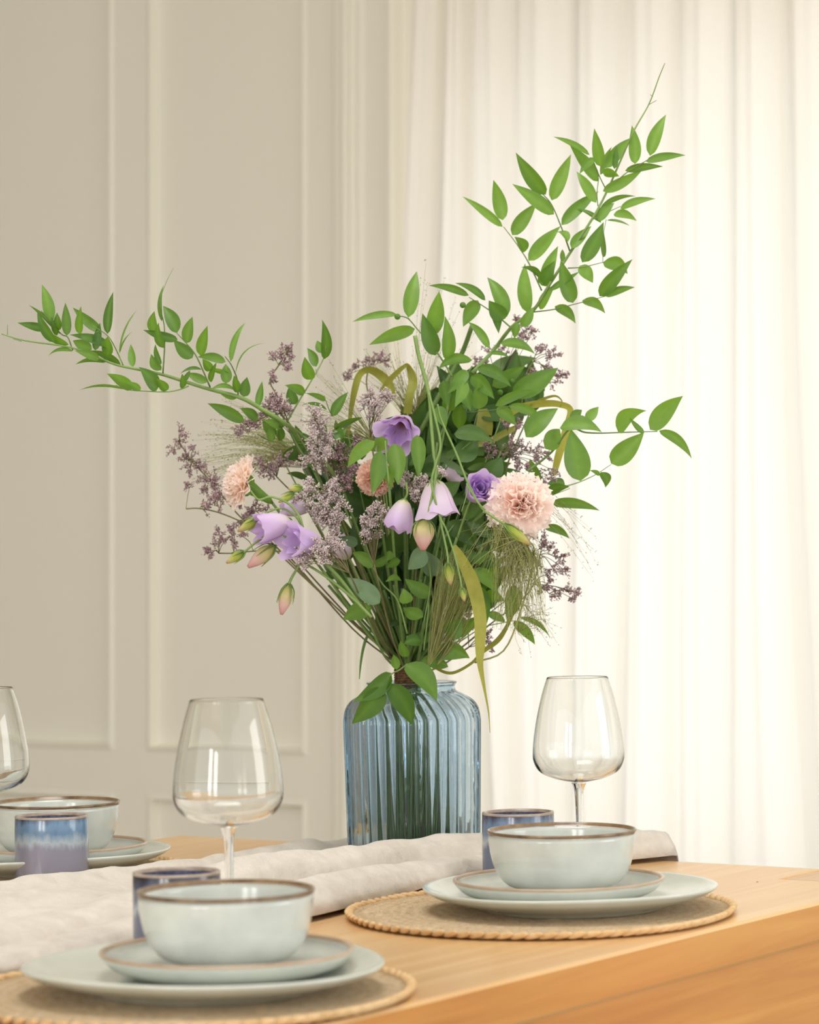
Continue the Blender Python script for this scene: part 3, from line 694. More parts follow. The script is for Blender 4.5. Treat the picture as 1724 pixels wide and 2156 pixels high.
def root_stem(mb, p, rnd, r=.0014, sh=None):
    """from p down through the tie and into the vase"""
    a = rnd.uniform(0, 2*pi); rr = .0105*sqrt(rnd.random())
    nk = NECK + Vector((rr*cos(a), rr*sin(a)*.9, 0))
    a2 = rnd.uniform(0, 2*pi); r2 = rnd.uniform(.02, .052); bt = vc + Vector((r2*cos(a2), r2*sin(a2)*1.0, .010))
    mid = p.lerp(nk, .55) + Vector((rnd.uniform(-.004, .004), rnd.uniform(-.01, .01), -.006))
    s_ = spl([p, mid, nk, nk.lerp(bt, .25)+Vector((0, 0, 0)), bt], 6)
    mb.tube(s_, r, 6, rnd.uniform(.15, .7) if sh is None else sh)

LA_ = [(305,375,252,140,62,-8),(365,440,175,265,26,-10),(330,490,225,300,52,8),(275,410,105,372,45,5),(350,420,345,310,45),(405,450,395,250,50),(480,440,490,272,45),(615,430,440,280,55,5),(650,440,685,185,50,8),(575,540,605,372,45),(650,570,650,455,60),(665,515,420,445,50,-8),(555,535,440,480,60),(415,505,235,395,38),(730,625,540,540,40,-10),(600,590,450,540,45),(440,545,290,575,22,-15),(640,610,455,625,25,-20),(805,640,790,500,42),(720,560,830,295,9,35),(725,555,800,425,7,20),(945,785,840,640,75,-12),(1005,785,945,710,50,-8),(800,775,645,680,60,-12),(850,780,750,735,40,-6),(760,775,480,780,14,-30),(1070,435,985,270,75,-10),(980,365,990,145,24,15),(940,440,935,300,55,15),(1075,475,865,415,50,5),(990,525,960,370,45,20),(975,660,915,560,50,15),(975,625,940,500,30,10),(1130,495,1165,335,62,8),(1165,585,1050,475,70,5),(1210,570,1255,390,62),(1365,610,1195,580,50,-10),(1395,610,1485,370,35,22),(1275,660,1225,590,50),(1365,740,1365,620,60),(1270,730,1310,610,35),(1390,680,1245,650,25,-5),(1250,735,1125,675,50),(1220,655,1090,680,20,-12),(1440,795,1415,690,45),(1425,680,1605,495,8,45),(1475,820,1495,700,60,6),(1560,880,1585,725,42),(1480,970,1255,860,65,-14),(1560,960,1450,890,55,-10),(1425,785,1275,775,30,-15),(1430,830,1330,800,30),(1110,765,1100,680,35,6),(1100,740,1150,660,25),(345,450,310,335,30),(1650,1085,1625,1005,50),(1715,1000,1590,960,52),(1700,1085,1690,990,40)]
SA_ = [(CA, [(10,440),(150,480),(420,520),(560,570),(700,625),(840,655),(980,685),(1140,735),(1270,775),(1440,820),(1560,880),(1724,990)], .0006, .0028), (CF, [(740,95),(900,190),(1080,330),(1200,470),(1330,640)], .0026, .0026), (CA, [(45,445),(45,385)], .0004, .0003), (CA, [(130,485),(80,470)], .0004, .0003), (CA, [(440,540),(410,460),(365,435),(250,300)], .0009, .0005), (CA, [(745,630),(700,530),(650,450),(560,390)], .0009, .0005), (CA, [(985,680),(995,520),(992,380),(965,260),(1000,140),(1048,42)], .001, .0002), (CA, [(1270,760),(1190,580),(1130,500),(1070,435)], .0011, .0006), (CA, [(1440,820),(1435,720),(1400,630),(1360,575)], .0011, .0006), (CA, [(1140,755),(1090,775),(1010,790),(860,785),(760,775),(700,750)], .0009, .0004)]
ruscus('ruscus_branch', [(CA, LA_)], SA_, 3.30, 'long ruscus branch arching far out before the cupboard door', seed=1, dgrad=.12, rootfrom=(716, 1016, 3.26), shades=(.15, .7))
LB1 = [(510,790,490,470,80,-28),(505,740,450,640,70,8),(405,955,350,770,92,10),(445,850,370,700,70,-10),(345,1070,190,1000,70,-18),(275,1155,225,1010,85,10),(520,1125,360,1065,40,-14),(530,1200,325,1160,30,-18),(570,1250,700,1055,75,8),(580,1350,820,1260,45,15),(330,1450,215,1340,85,-5),(120,1400,5,1280,80),(95,1450,60,1340,60),(160,1440,140,1340,50),(560,1480,690,1350,85),(640,1450,600,1330,80)]
ruscus('ruscus_sprig', [(CB, LB1)], [(CB, [(205,1300),(290,1150),(400,970),(500,790),(520,690)], .0012, .0006), (CB, [(570,1250),(540,1180),(520,1120)], .0006, .0005), (CB, [(205,1300),(300,1500),(430,1700)], .0012, .0014), (CF, [(730,290),(830,340),(960,350),(1100,360)], .0007, .0008)], 3.25, 'short upright ruscus sprig with rounded leaves above the sea lavender', seed=2, rootfrom=(662, 994, 3.25), shades=(.1, .7))
LB2 = [(1185,455,1255,80,112,6),(1095,430,735,490,55,-25),(1240,545,868,675,95,-12),(1375,600,1435,240,125,-6),(1405,760,1300,420,125,12),(1500,800,1480,440,100,-18),(1700,800,1425,875,60,-55),(1660,880,1500,1070,90,8),(1470,960,1500,1170,90),(1640,960,1560,1180,90)]
ruscus('ruscus_sprig', [(CB, LB2)], [(CB, [(1095,440),(1180,460),(1260,550),(1350,650),(1420,740),(1480,830),(1540,930)], .0006, .0013), (CB, [(1185,455),(1240,530)], .0005, .0006)], 3.22, 'ruscus sprig with broad pointed leaves fanning over the cut stem above the lilac bell', seed=3, rootfrom=(952, 793, 3.22), shades=(.2, .9))
LC_ = [(455,1085,210,900,46,-6),(455,1045,398,800,78,-5),(715,890,533,635,82,6),(750,925,868,645,78),(765,1010,512,825,78),(512,1135,660,940,78,5),(590,1235,525,1145,60,-15),(810,1075,1035,870,70,8),(610,1290,805,1080,78,6),(850,1175,760,1125,38,-22),(605,1605,590,1305,80,10),(690,1400,565,1330,36,-25),(980,650,760,540,38,-18),(1030,810,860,590,72,-6),(1045,720,1008,488,64),(1015,670,920,765,44,-12),(1020,940,900,750,60,-5),(1075,730,1235,545,68,6),(1045,770,1115,600,32,10),(1130,735,1142,590,34),(1255,705,1235,470,66,-8),(1345,655,1443,405,70,5),(1320,690,1560,652,48,12),(1195,745,1425,720,44,10),(1060,870,1300,740,60,-8),(1060,760,1160,780,40,15),(1045,970,1260,900,28,28),(1165,975,1380,915,45,14),(1030,1050,1130,940,60,8),(1125,1010,1265,1050,48,20),(1085,1045,1225,1080,16,10),(870,1215,990,1080,60,8),(935,1300,1065,1055,85,-8),(1060,1270,1065,1110,34),(1060,1300,1210,1370,78,28),(1040,1505,1240,1280,80,8),(920,1320,1000,1425,70,8),(880,1545,805,1285,92,8),(700,1440,790,1200,70,10),(820,1300,815,1220,28),(690,1440,770,1290,80),(740,1470,920,1355,38),(680,1585,775,1430,52,8),(770,1565,895,1670,58,22),(935,1530,1075,1610,56,25),(1075,1505,1255,1450,44,12),(1050,1060,900,975,28,-8)]
SC_ = [(CC, [(270,1970),(400,1830),(510,1690),(640,1590),(740,1430),(850,1260),(1000,1030),(1085,870),(1160,700),(1250,500),(1340,340),(1400,180),(1435,95)], .0028, .0004), (CC, [(460,1085),(540,1190),(610,1300),(690,1470)], .0005, .001), (CC, [(690,880),(750,950),(810,1090),(860,1230)], .0005, .001), (CC, [(1000,680),(1040,780),(1085,870)], .0005, .0008), (CC, [(1035,790),(1025,880),(1030,960)], .0005, .0006), (CC, [(640,1600),(760,1585),(880,1555),(980,1530),(1075,1505)], .0008, .0004), (CC, [(850,1335),(940,1328),(1060,1300)], .0008, .0004), (CC, [(1340,345),(1385,320)], .0004, .0003), (CC, [(1360,300),(1348,285)], .0004, .0003), (CC, [(1090,860),(1200,760),(1330,680)], .0008, .0005), (CC, [(1080,1040),(1065,1120)], .0004, .0003), (CC, [(1060,1255),(1060,1300)], .0004, .0004), (CC, [(1000,1040),(1080,1000),(1170,960)], .0006, .0004), (CD, [(270,-185),(200,0),(80,220),(-60,480)], .0028, .0030)]
ruscus('ruscus_branch', [(CC, LC_)], SC_, 3.33, 'tallest ruscus branch rising before the curtain to a bare thin tip', seed=4, dgrad=-.10, rootfrom=(880, 917, 3.33), shades=(.35, 1.0))
LC2 = [(480,1630,360,1390,82,-14),(470,1640,370,1530,90,8),(405,1560,430,1730,58),(350,1530,165,1425,42,-20),(305,1530,215,1690,78,-8),(375,1820,245,1660,48,-14),(570,1690,640,1570,58),(545,1665,525,1760,44),(440,1790,650,1855,56,22),(380,1850,495,1875,25,12),(250,1500,5,1440,42,-18),(270,1890,65,1950,60,-40)]
LD1 = [(300,70,505,185,70,28),(265,120,405,260,78,15),(240,90,120,230,68,-10),(310,320,310,150,90),(510,240,790,70,118,-6),(390,180,590,60,80),(200,290,190,445,80),(410,300,665,210,52,26),(420,310,535,420,68,12),(490,300,715,415,52,30),(220,200,260,330,80),(120,330,170,180,80),(60,300,110,440,70)]
ruscus('ruscus_sprig', [(CC, LC2), (CD, LD1)], [(CC, [(250,1510),(330,1560),(410,1615),(500,1690)], .0005, .001), (CD, [(270,60),(200,180),(150,300),(60,520)], .001, .0014), (CD, [(240,340),(400,325),(500,300)], .0006, .0005)], 3.24, 'ruscus sprig with drooping leaves in front of the thick branch foot', seed=5, rootfrom=(921, 931, 3.24), shades=(.1, .7))
LD2 = [(595,490,790,315,105,8),(710,560,800,440,100,5),(800,435,1055,460,84,38),(960,390,1035,305,58),(925,755,868,440,142,8),(1155,465,1325,330,85,50),(1345,445,1545,240,105,14),(1110,650,1310,460,112,-8),(1400,450,1598,620,55,30),(1310,465,1220,370,32,8),(860,380,935,325,55)]
ruscus('ruscus_branch', [(CD, LD2)], [(CD, [(600,700),(750,580),(860,440),(950,460),(1050,465),(1200,460),(1390,455)], .0016, .0005), (CD, [(600,700),(450,840),(280,1000)], .0016, .0018)], 3.22, 'ruscus branch reaching sideways with large backlit leaves above the pink carnation', seed=6, rootfrom=(997, 1098, 3.24), shades=(.5, 1.0))
LD3 = [(1040,720,980,690,25,-8),(1050,700,1075,795,56,22),(735,890,1043,935,58,26),(700,1030,860,1105,48,20),(650,800,620,620,90),(720,830,860,790,55,18),(830,770,720,770,60)]
ruscus('ruscus_sprig', [(CD, LD3)], [(CD, [(640,820),(700,805),(860,780),(1000,725),(1110,655)], .001, .0004), (CD, [(735,890),(740,850),(860,800)], .0006, .0004), (CD, [(640,820),(500,960),(330,1150)], .001, .0015)], 3.28, 'thin ruscus sprig with curled leaves beside the pink carnation', seed=7, rootfrom=(1015, 1150, 3.28), shades=(.3, .9))
LD4 = [(270,1290,430,1440,80,18),(400,1200,270,1260,60,-10),(310,1390,350,1640,80,8),(520,1380,480,1610,95,12),(360,1550,470,1610,48,8),(520,1600,650,1745,58,18),(560,1580,740,1700,30,34),(30,1790,255,1825,105,30),(180,1560,150,1720,125,12),(0,1840,125,1880,66,8),(340,1450,470,1480,70,10),(450,1300,330,1330,60),(200,1680,330,1560,60),(120,1300,170,1480,90)]
ruscus('ruscus_sprig', [(CD, LD4)], [(CD, [(0,1830),(190,1720),(330,1590),(470,1480)], .001, .0006), (CD, [(190,1730),(340,1640),(520,1600)], .0008, .0005), (CD, [(440,1480),(360,1495),(260,1500)], .0006, .0005)], 3.25, 'low ruscus sprig beside the yellow grass blade', seed=8, rootfrom=(905, 1385, 3.29), shades=(.3, .9))
LE_ = [(945,1265,665,1470,115,28),(885,1370,655,1635,145,8),(925,1340,1095,1645,140,28),(1050,1200,1275,1475,140,34),(940,1280,880,1440,45)]
ruscus('ruscus_sprig', [(CE, LE_)], [(CE, [(1060,1200),(1000,1245),(945,1275),(885,1365),(880,1390)], .001, .0006)], 3.19, 'ruscus sprig of four glossy leaves spilling over the vase lip', seed=9, shades=(.1, .5), dspread=.01)
LE2 = [(800,790,590,878,115,-12),(1240,1130,1510,1160,105,40),(1160,1040,1030,1060,80,-22),(1175,860,1030,790,88,12),(1235,700,1040,580,98,12),(1060,760,1030,650,88),(810,500,660,390,78,-15),(800,480,945,385,55,-22),(940,380,905,455,48),(1015,590,900,605,45,-10),(1010,450,910,500,58,-8),(1360,1010,1455,870,128,10),(1160,1180,1355,1215,88,18),(985,1240,960,1130,60),(1050,1150,1010,1030,64)]
ruscus('leafy_filler', [(CE, LE2)], [(CE, [(1220,700),(1210,850),(1180,1100)], .0009, .001), (CE, [(800,480),(880,620),(990,740),(1060,980)], .0008, .0012)], 3.21, 'green leaves growing low between the stems above the vase', seed=10, group='leafy filler', shades=(.2, .8), rootfrom=(858, 1340, 3.25))
LG = [(1190,380,1065,515,120,0),(860,760,620,570,120,0),(1270,560,1200,380,130,0),(700,330,560,280,70)]
LBf = [(915,1450,695,1665,100,-22),(960,1530,890,1880,120,14),(1070,1470,1100,1805,128,16),(1255,1400,1265,1750,105,14),(1020,1440,880,1530,95),(1010,1640,1050,1830,78)]
ruscus('ruscus_sprig', [(CB, LBf)], [(CB, [(1000,1450),(1010,1600),(1030,1800)], .001, .0012)], 3.16, 'ruscus sprig whose long pointed leaves hang under the open violet flower', seed=11, shades=(.45, .95), rootfrom=(819, 1020, 3.18))
LDk = [(160,470,400,520,88,25),(190,640,300,490,125),(100,600,320,600,58,10),(370,730,450,610,105),(240,680,430,670,38,15),(230,870,480,920,80,24),(210,960,330,900,78),(240,1000,400,1105,88,10),(120,1000,285,1150,100,10),(530,960,620,1110,60),(60,840,200,760,90),(560,720,440,740,60)]
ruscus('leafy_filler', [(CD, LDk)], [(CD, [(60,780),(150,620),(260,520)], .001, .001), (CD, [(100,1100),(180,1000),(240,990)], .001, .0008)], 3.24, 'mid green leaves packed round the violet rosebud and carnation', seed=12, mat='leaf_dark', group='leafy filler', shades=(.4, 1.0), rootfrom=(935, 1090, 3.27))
ruscus('leafy_filler', [(CE, LG)], [(CE, [(1190,380),(1230,600),(1180,900)], .001, .001)], 3.20, 'flat grey green leaves among the stems under the pale pink bud', seed=13, mat='leaf_grey', group='leafy filler', rootfrom=(892, 1311, 3.25))
# dense dark leaves at the heart of the bouquet, each bunch with its own stem
def core_bunch(cx, cy, rx, ry, n, d0, seed, label, mat='leaf_dark', size=(66, 125), sh=(0, .8)):
    n = int(n*1.25); rnd = random.Random(seed); e = empty('leafy_filler', NECK, label, 'foliage', 'leafy filler'); mb = MB(); ms = MB()
    for k in range(n):
        a = rnd.uniform(0, 2*pi); r = sqrt(rnd.random()); x = cx+rx*r*cos(a); y = cy+ry*r*sin(a); D = d0+rnd.uniform(-.035, .05)
        dx, dy = x-858, y-1430; l = math.hypot(dx, dy) or 1; an = math.atan2(dy, dx)+rnd.gauss(0, .75); Ln = rnd.uniform(*size)
        b = P(x-cos(an)*Ln*.5, y-sin(an)*Ln*.5, D); t = P(x+cos(an)*Ln*.5, y+sin(an)*Ln*.5, D+rnd.uniform(-.03, .03))
        leaf(mb, b, t, rnd.uniform(.26, .42)*Ln*PXM, rnd.uniform(-6, 6)*PXM, rnd=rnd, face=rnd.uniform(-.8, .8), shade=rnd.uniform(*sh))
        if k % 3 == 0: root_stem(ms, b, rnd, rnd.uniform(.0007, .0014))
    for m_, nm, mt in ((mb, 'leaves', M[mat]), (ms, 'stems', M['stem'])):
        o = m_.build(nm, mt); o.parent = e; o.matrix_parent_inverse = Matrix.Translation(NECK).inverted()
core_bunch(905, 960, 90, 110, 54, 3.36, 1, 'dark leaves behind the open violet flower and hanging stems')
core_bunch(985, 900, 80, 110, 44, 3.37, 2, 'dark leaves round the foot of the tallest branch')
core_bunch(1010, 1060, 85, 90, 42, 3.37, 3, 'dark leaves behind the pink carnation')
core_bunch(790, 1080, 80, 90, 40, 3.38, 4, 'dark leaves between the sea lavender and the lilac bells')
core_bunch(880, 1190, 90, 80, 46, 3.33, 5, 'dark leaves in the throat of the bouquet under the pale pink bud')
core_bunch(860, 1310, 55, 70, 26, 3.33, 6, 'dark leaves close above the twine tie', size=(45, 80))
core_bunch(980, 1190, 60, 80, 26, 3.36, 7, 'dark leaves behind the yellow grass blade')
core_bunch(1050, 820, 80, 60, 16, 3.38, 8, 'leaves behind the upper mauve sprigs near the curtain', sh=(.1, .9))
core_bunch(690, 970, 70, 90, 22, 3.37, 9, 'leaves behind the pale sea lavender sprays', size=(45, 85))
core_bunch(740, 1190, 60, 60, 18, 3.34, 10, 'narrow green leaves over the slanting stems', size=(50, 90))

# bare stems gathered above the vase
rnd = random.Random(5)
e = empty('stem_bundle', NECK, 'bundle of bare green stems gathered above the vase neck', 'flower stems')
for k in range(34):
    q = (k+.5)/34; ang_ = -0.72 + 1.35*q; Ln = rnd.uniform(190, 300)
    p = P(858+sin(ang_)*Ln, 1430-cos(ang_)*Ln, 3.3+rnd.uniform(-.07, .05))
    mb = MB(); root_stem(mb, p, rnd, rnd.uniform(.0011, .0021)); o = mb.build('stem', M['stem']); o.parent = e; o.matrix_parent_inverse = Matrix.Translation(NECK).inverted()

# twine tie
mb = MB(); pts = []
tw = P(856, 1428, D0)
for k in range(0, 9*28+1):
    a = 2*pi*k/28; pts.append(tw + Vector((.0135*cos(a), .0135*sin(a), -.0125 + .027*k/(9*28))))
mb.tube(pts, .0019, 6); tag(mb.build('twine', M['twine']), 'brown jute twine wound round the stems at the vase neck', 'twine')

# ---------- sea lavender
def floret(mb, p, d, L_, r, sh):
    x = d.orthogonal().normalized(); y = d.cross(x); m = p+d*L_*.6
    vs = [p, m+x*r, m+y*r, m-x*r, m-y*r, p+d*L_]
    mb.add(vs, [(0, 2, 1), (0, 3, 2), (0, 4, 3), (0, 1, 4), (5, 1, 2), (5, 2, 3), (5, 3, 4), (5, 4, 1)], sh)
def limonium(crop_, cl, base, d0, seed, label, mat='mauve', dens=1.0, trunk=None, root=True):
    rnd = random.Random(seed*13+1); e = empty('sea_lavender_sprig', NECK, label, 'flower', 'sea lavender sprigs')
    fl, tw_ = MB(), MB(); bx, by, k = crop_(*base); Bp = P(bx, by, d0+.01); spine = [Bp]
    if trunk: spine = [P(*crop_(*t)[:2], d0+.005) for t in trunk]; tw_.tube(spl(spine, 5), .0009, 5, .5)
    if dens > 1.05 or mat == 'pale': cl = list(cl) + [(x+rnd.uniform(-1, 1)*r, y+rnd.uniform(-1, 1)*r, r*.8) for x, y, r in cl]
    for (x, y, r) in cl:
        px, py, k = crop_(x, y); R = r*k*PXM*1.08; D = d0+rnd.uniform(-.02, .02); C = P(px, py, D)
        src = min(spine, key=lambda q: (q-C).length + (0 if len(spine) < 2 else 0)); axis = (C-src); axis = axis.normalized() if axis.length > 1e-4 else UP.copy()
        st = C - axis*R*.9; tw_.tube(spl([src, src.lerp(st, .5)+Vector((rnd.uniform(-.002, .002), 0, .0025)), st], 4), [.0006]*9 if False else .0005, 4, rnd.random())
        dens = dens*1.0; nb = max(4, int(6*dens))
        for b in range(nb):
            dr = (axis*.8 + Vector((rnd.gauss(0, .55), rnd.gauss(0, .5), rnd.gauss(0, .55)))).normalized(); tip = st + dr*R*rnd.uniform(.8, 1.9)
            tw_.tube([st, st.lerp(tip, .5)+Vector((0, 0, rnd.uniform(-.0006, .001))), tip], .00028, 3, rnd.random(), caps=False)
            nf = int(rnd.uniform(11, 17)*dens)
            for f in range(nf):
                q = rnd.uniform(.35, 1.05); p = st.lerp(tip, q)
                dd = (dr*.7 + Vector((rnd.gauss(0, .7), rnd.gauss(0, .7), rnd.gauss(0, .7)+.25))).normalized()
                p = p + dd*rnd.uniform(0, .0018); floret(fl, p, dd, rnd.uniform(.0020, .0034), rnd.uniform(.0007, .0012), rnd.random())
    if root: root_stem(tw_, spine[0] if trunk else Bp, rnd, .0011)
    for m_, nm, mt in ((fl, 'florets', M[mat]), (tw_, 'stem', M['twig'])):
        o = m_.build(nm, mt); o.parent = e; o.matrix_parent_inverse = Matrix.Translation(NECK).inverted()
        if nm == 'florets': o['kind'] = 'stuff'
limonium(CF, [(160,300,60),(110,410,50),(210,440,50),(270,390,42),(240,560,55),(320,560,60),(290,510,55),(390,590,55),(340,690,42),(400,660,50),(180,340,40),(205,490,45),(350,620,45),(430,640,40)], (700,980), 3.30, 1, 'mauve sea lavender sprig tipping out beyond the peach carnation', trunk=[(700,980),(560,840),(400,640),(250,480),(160,340)])
limonium(CF, [(430,740,55),(360,790,46),(500,700,46),(400,770,45),(240,660,24),(470,740,40)], (760,1000), 3.24, 2, 'small mauve sea lavender sprig in front of the peach carnation petals', trunk=[(760,1000),(600,920),(450,860),(310,830),(212,832)])
limonium(CF, [(650,860,50),(700,820,46),(800,830,32),(610,900,40),(680,840,45),(610,790,26)], (800,960), 3.29, 3, 'mauve sea lavender tuft above the green and yellow bud')
limonium(CF, [(550,950,28),(460,1000,38),(500,1050,40),(400,1130,45),(440,1070,42),(620,1020,32),(370,1140,30),(545,1000,28),(560,1060,30)], (980,1200), 3.27, 4, 'lowest mauve sea lavender sprig pointing away beside the drooping buds', trunk=[(980,1200),(880,1140),(700,1140),(560,1155),(450,1155)])
limonium(CF, [(740,490,42),(820,520,48),(880,470,46),(940,440,40),(800,580,38),(770,540,40),(850,540,40),(900,500,40)], (1050,760), 3.31, 5, 'mauve sea lavender spray just above the peach carnation', trunk=[(1050,760),(950,680),(870,600)])
limonium(CF, [(1170,130,50),(1160,190,62),(1130,240,66),(1210,260,60),(1200,320,66),(1130,340,60),(1250,350,50),(1130,400,66),(1220,420,66),(1100,460,50),(1180,470,60),(1150,280,50)], (1300,800), 3.22, 6, 'tall pale sea lavender plume rising in the left half of the bouquet', mat='pale', dens=1.15, trunk=[(1300,800),(1240,600),(1190,400),(1170,200)])
limonium(CF, [(1300,450,60),(1340,540,66),(1260,560,56),(1380,600,60),(1330,380,50),(1390,480,50),(1300,640,60),(1380,680,50),(1430,560,50),(1230,500,50),(1440,350,42)], (1420,900), 3.27, 7, 'brownish sea lavender spray next to the long pointed leaves', mat='mauve', dens=1.1, trunk=[(1420,900),(1360,700),(1320,500)])
limonium(CF, [(870,60,55),(830,100,52),(920,80,52),(960,110,40),(760,150,42),(700,200,42),(650,230,50),(590,270,36),(720,240,36),(620,250,40)], (1100,420), 3.24, 8, 'mauve sea lavender crossing over the long arching branch', trunk=[(1100,420),(1000,260),(900,140)])
limonium(CB, [(100,760,50),(150,740,42),(210,690,40),(215,740,45),(260,770,38),(200,820,40),(220,860,26),(90,940,36),(100,970,24),(80,1100,30)], (130,1150), 3.28, 9, 'highest mauve sea lavender tip beside the upright ruscus sprig', root=False, trunk=[(160,1250),(120,1080),(70,960),(140,840),(200,740)])
limonium(CB, [(130,1100,56),(60,1150,56),(180,1180,48),(40,1230,46),(120,1170,50)], (240,1400), 3.25, 10, 'mauve sea lavender tuft where the arching branch enters the bouquet')
limonium(CF, [(1100,650,50),(1150,700,52),(1050,760,52),(1000,760,40),(1300,690,56),(1250,740,52),(1320,760,50),(1200,820,60),(1280,850,60),(1150,830,50),(1320,900,52),(1240,890,60),(1180,890,50),(1260,960,50),(1290,1000,40)], (1420,1250), 3.19, 11, 'broad pale sea lavender cloud right above the violet flowers', mat='pale', dens=1.25, trunk=[(1420,1250),(1330,1050),(1280,860),(1270,720)])
limonium(CF, [(1180,1130,66),(1100,1170,60),(1250,1090,56),(1060,1215,36),(1220,1170,46),(1290,1050,46),(1140,1110,56),(1270,1130,46),(1210,1080,50)], (1400,1300), 3.15, 12, 'pale sea lavender tuft overlapping the lower violet flower', mat='pale', dens=1.2)
limonium(CB, [(900,1080,60),(960,1130,55),(1040,1110,46),(940,1200,45),(860,1130,40),(1000,1070,46),(920,1140,50),(880,1060,40)], (880,1420), 3.26, 13, 'pale sea lavender head directly above the open violet flower', mat='pale')
limonium(CB, [(950,770,50),(1010,790,46),(900,800,46),(830,830,50),(770,830,30),(690,940,34),(980,750,40),(700,910,28)], (900,1200), 3.42, 14, 'faint sea lavender behind the bent grass blades', trunk=[(900,1200),(850,1000),(860,880)])
limonium(CB, [(1200,1790,42),(1260,1830,42),(1330,1760,36),(1230,1870,34),(1440,1690,34),(1150,1800,26),(1290,1790,34),(1180,1730,26)], (1280,2000), 3.19, 15, 'pale sea lavender tuft between the two lilac bells', mat='pale')
limonium(CE, [(780,130,42),(850,110,44),(740,160,28),(820,255,36),(740,260,24),(870,80,36),(800,190,28),(770,240,26)], (820,480), 3.18, 16, 'small pale sea lavender beside the shorter lilac bell', mat='pale')
limonium(CC, [(600,1690,42),(640,1710,30),(560,1720,42),(590,1750,28),(450,1810,42),(370,1820,36),(300,1890,26),(540,1640,24),(350,1900,26)], (420,2100), 3.36, 17, 'mauve sea lavender tip peeping beside the tallest branch')
limonium(CC, [(675,1815,28),(690,1835,24),(735,1840,28),(790,1850,34),(720,1940,38),(740,1970,30),(820,2000,36),(790,1990,36),(770,2030,34),(640,2020,40),(630,1960,30)], (560,2250), 3.34, 18, 'mauve sea lavender clusters standing out against the curtain above the side branch', trunk=[(560,2250),(590,2000),(640,1900)])
limonium(CD, [(480,410,44),(540,420,36),(400,550,50),(350,530,28),(500,530,46),(550,540,46),(600,570,44),(680,570,50),(730,590,40),(520,600,46),(550,650,36),(600,670,36),(700,700,50),(770,690,46),(730,740,36),(670,610,36)], (480,900), 3.27, 19, 'mauve sea lavender spray over the pink carnation', trunk=[(480,900),(470,740),(500,600)])
limonium(CD, [(680,1090,40),(740,1160,44),(700,1130,42),(820,1225,36),(780,1205,34),(770,1290,40),(840,1300,36),(750,1370,34),(700,1420,36),(820,1430,40),(870,1425,36),(905,1430,26),(880,1465,16),(760,1450,34),(730,1310,26),(660,1250,26)], (560,1480), 3.30, 20, 'mauve sea lavender hanging low against the curtain', trunk=[(380,1620),(560,1480),(640,1380),(680,1200)])
limonium(CD, [(360,1680,38),(370,1720,34),(385,1765,18),(245,1560,26),(250,1610,26)], (250,1760), 3.30, 21, 'tiny mauve sea lavender behind the yellow blade near the vase')

# ---------- grasses
def panicle(base, targets, d0, seed, label, rr=.00022, name='grass_panicle', seeds=5, sag=0.0, root=None, spread=.03, mat='haze', stem=None):
    """fine stalks from base (px) to scattered targets (px list of (x,y))"""
    rnd = random.Random(seed*7); e = empty(name, NECK, label, 'grass', 'hair grass panicles'); mb = MB(); sd = MB()
    bp = [P(b[0], b[1], d0) for b in base]
    for (x, y) in targets:
        b = rnd.choice(bp); t = P(x, y, d0+rnd.uniform(-spread, spread)); mid = b.lerp(t, .5) + Vector((rnd.gauss(0, .004), rnd.gauss(0, .004), sag + rnd.gauss(0, .003)))
        s_ = spl([b, mid, t], 4); mb.tube(s_, [rr*1.5-(rr*.9)*i/8 for i in range(9)], 3, rnd.random(), caps=False)
        for k in range(seeds):
            q = 4+int(rnd.random()*5); p = s_[min(q, 8)] if q >= 8 else s_[q].lerp(s_[q+1], rnd.random()); dd = ((s_[8]-s_[5]).normalized() + Vector((rnd.gauss(0, .35), rnd.gauss(0, .3), rnd.gauss(0, .35)))).normalized()
            p2 = p + dd*.0016; floret(sd, p2, dd, rnd.uniform(.0017, .0028), .00042, rnd.random())
    if root: root_stem(mb, P(*root), rnd, .0010)
    if stem: mb.tube(spl([P(*q) for q in stem], 4), .0011, 5, .8)
    for m_, nm, mt in ((mb, 'stalks', M[mat]), (sd, 'seeds', M['seed'])):
        if not m_.v: continue
        o = m_.build(nm, mt); o.parent = e; o.matrix_parent_inverse = Matrix.Translation(NECK).inverted(); o['kind'] = 'stuff'
rnd = random.Random(3)
def fan(cx, cy, a0, a1, r0, r1, n, rnd=rnd): return [(cx+r*cos(radians(a)), cy-r*sin(radians(a))) for a, r in ((rnd.uniform(a0, a1), rnd.uniform(r0, r1)) for _ in range(n))]
panicle([(640, 975), (660, 985), (620, 965)], fan(640, 975, 140, 196, 70, 235, 210), 3.36, 1, 'hazy pale grass panicle spreading behind the peach carnation', sag=.012, seeds=6, root=(650, 985, 3.36))
panicle([(870, 900), (880, 880)], fan(870, 890, 55, 140, 60, 190, 120), 3.38, 2, 'fine seed grass behind the bent grass blades above the violet flower', sag=.004, seeds=3, root=(875, 900, 3.36))
panicle([(880, 860)], [(897, 552), (900, 600), (925, 615), (960, 625), (965, 660), (935, 590), (1000, 700), (885, 590), (1015, 735), (990, 725)], 3.36, 3, 'few tall thin grass seed heads rising above the broad leaves', sag=.0, seeds=9, root=(880, 880, 3.36))
panicle([(800, 950), (790, 930)], fan(795, 940, 118, 172, 90, 215, 60), 3.30, 4, 'thin grass haze between the sea lavender and the bent blades', sag=.006, seeds=4, root=(795, 950, 3.3))
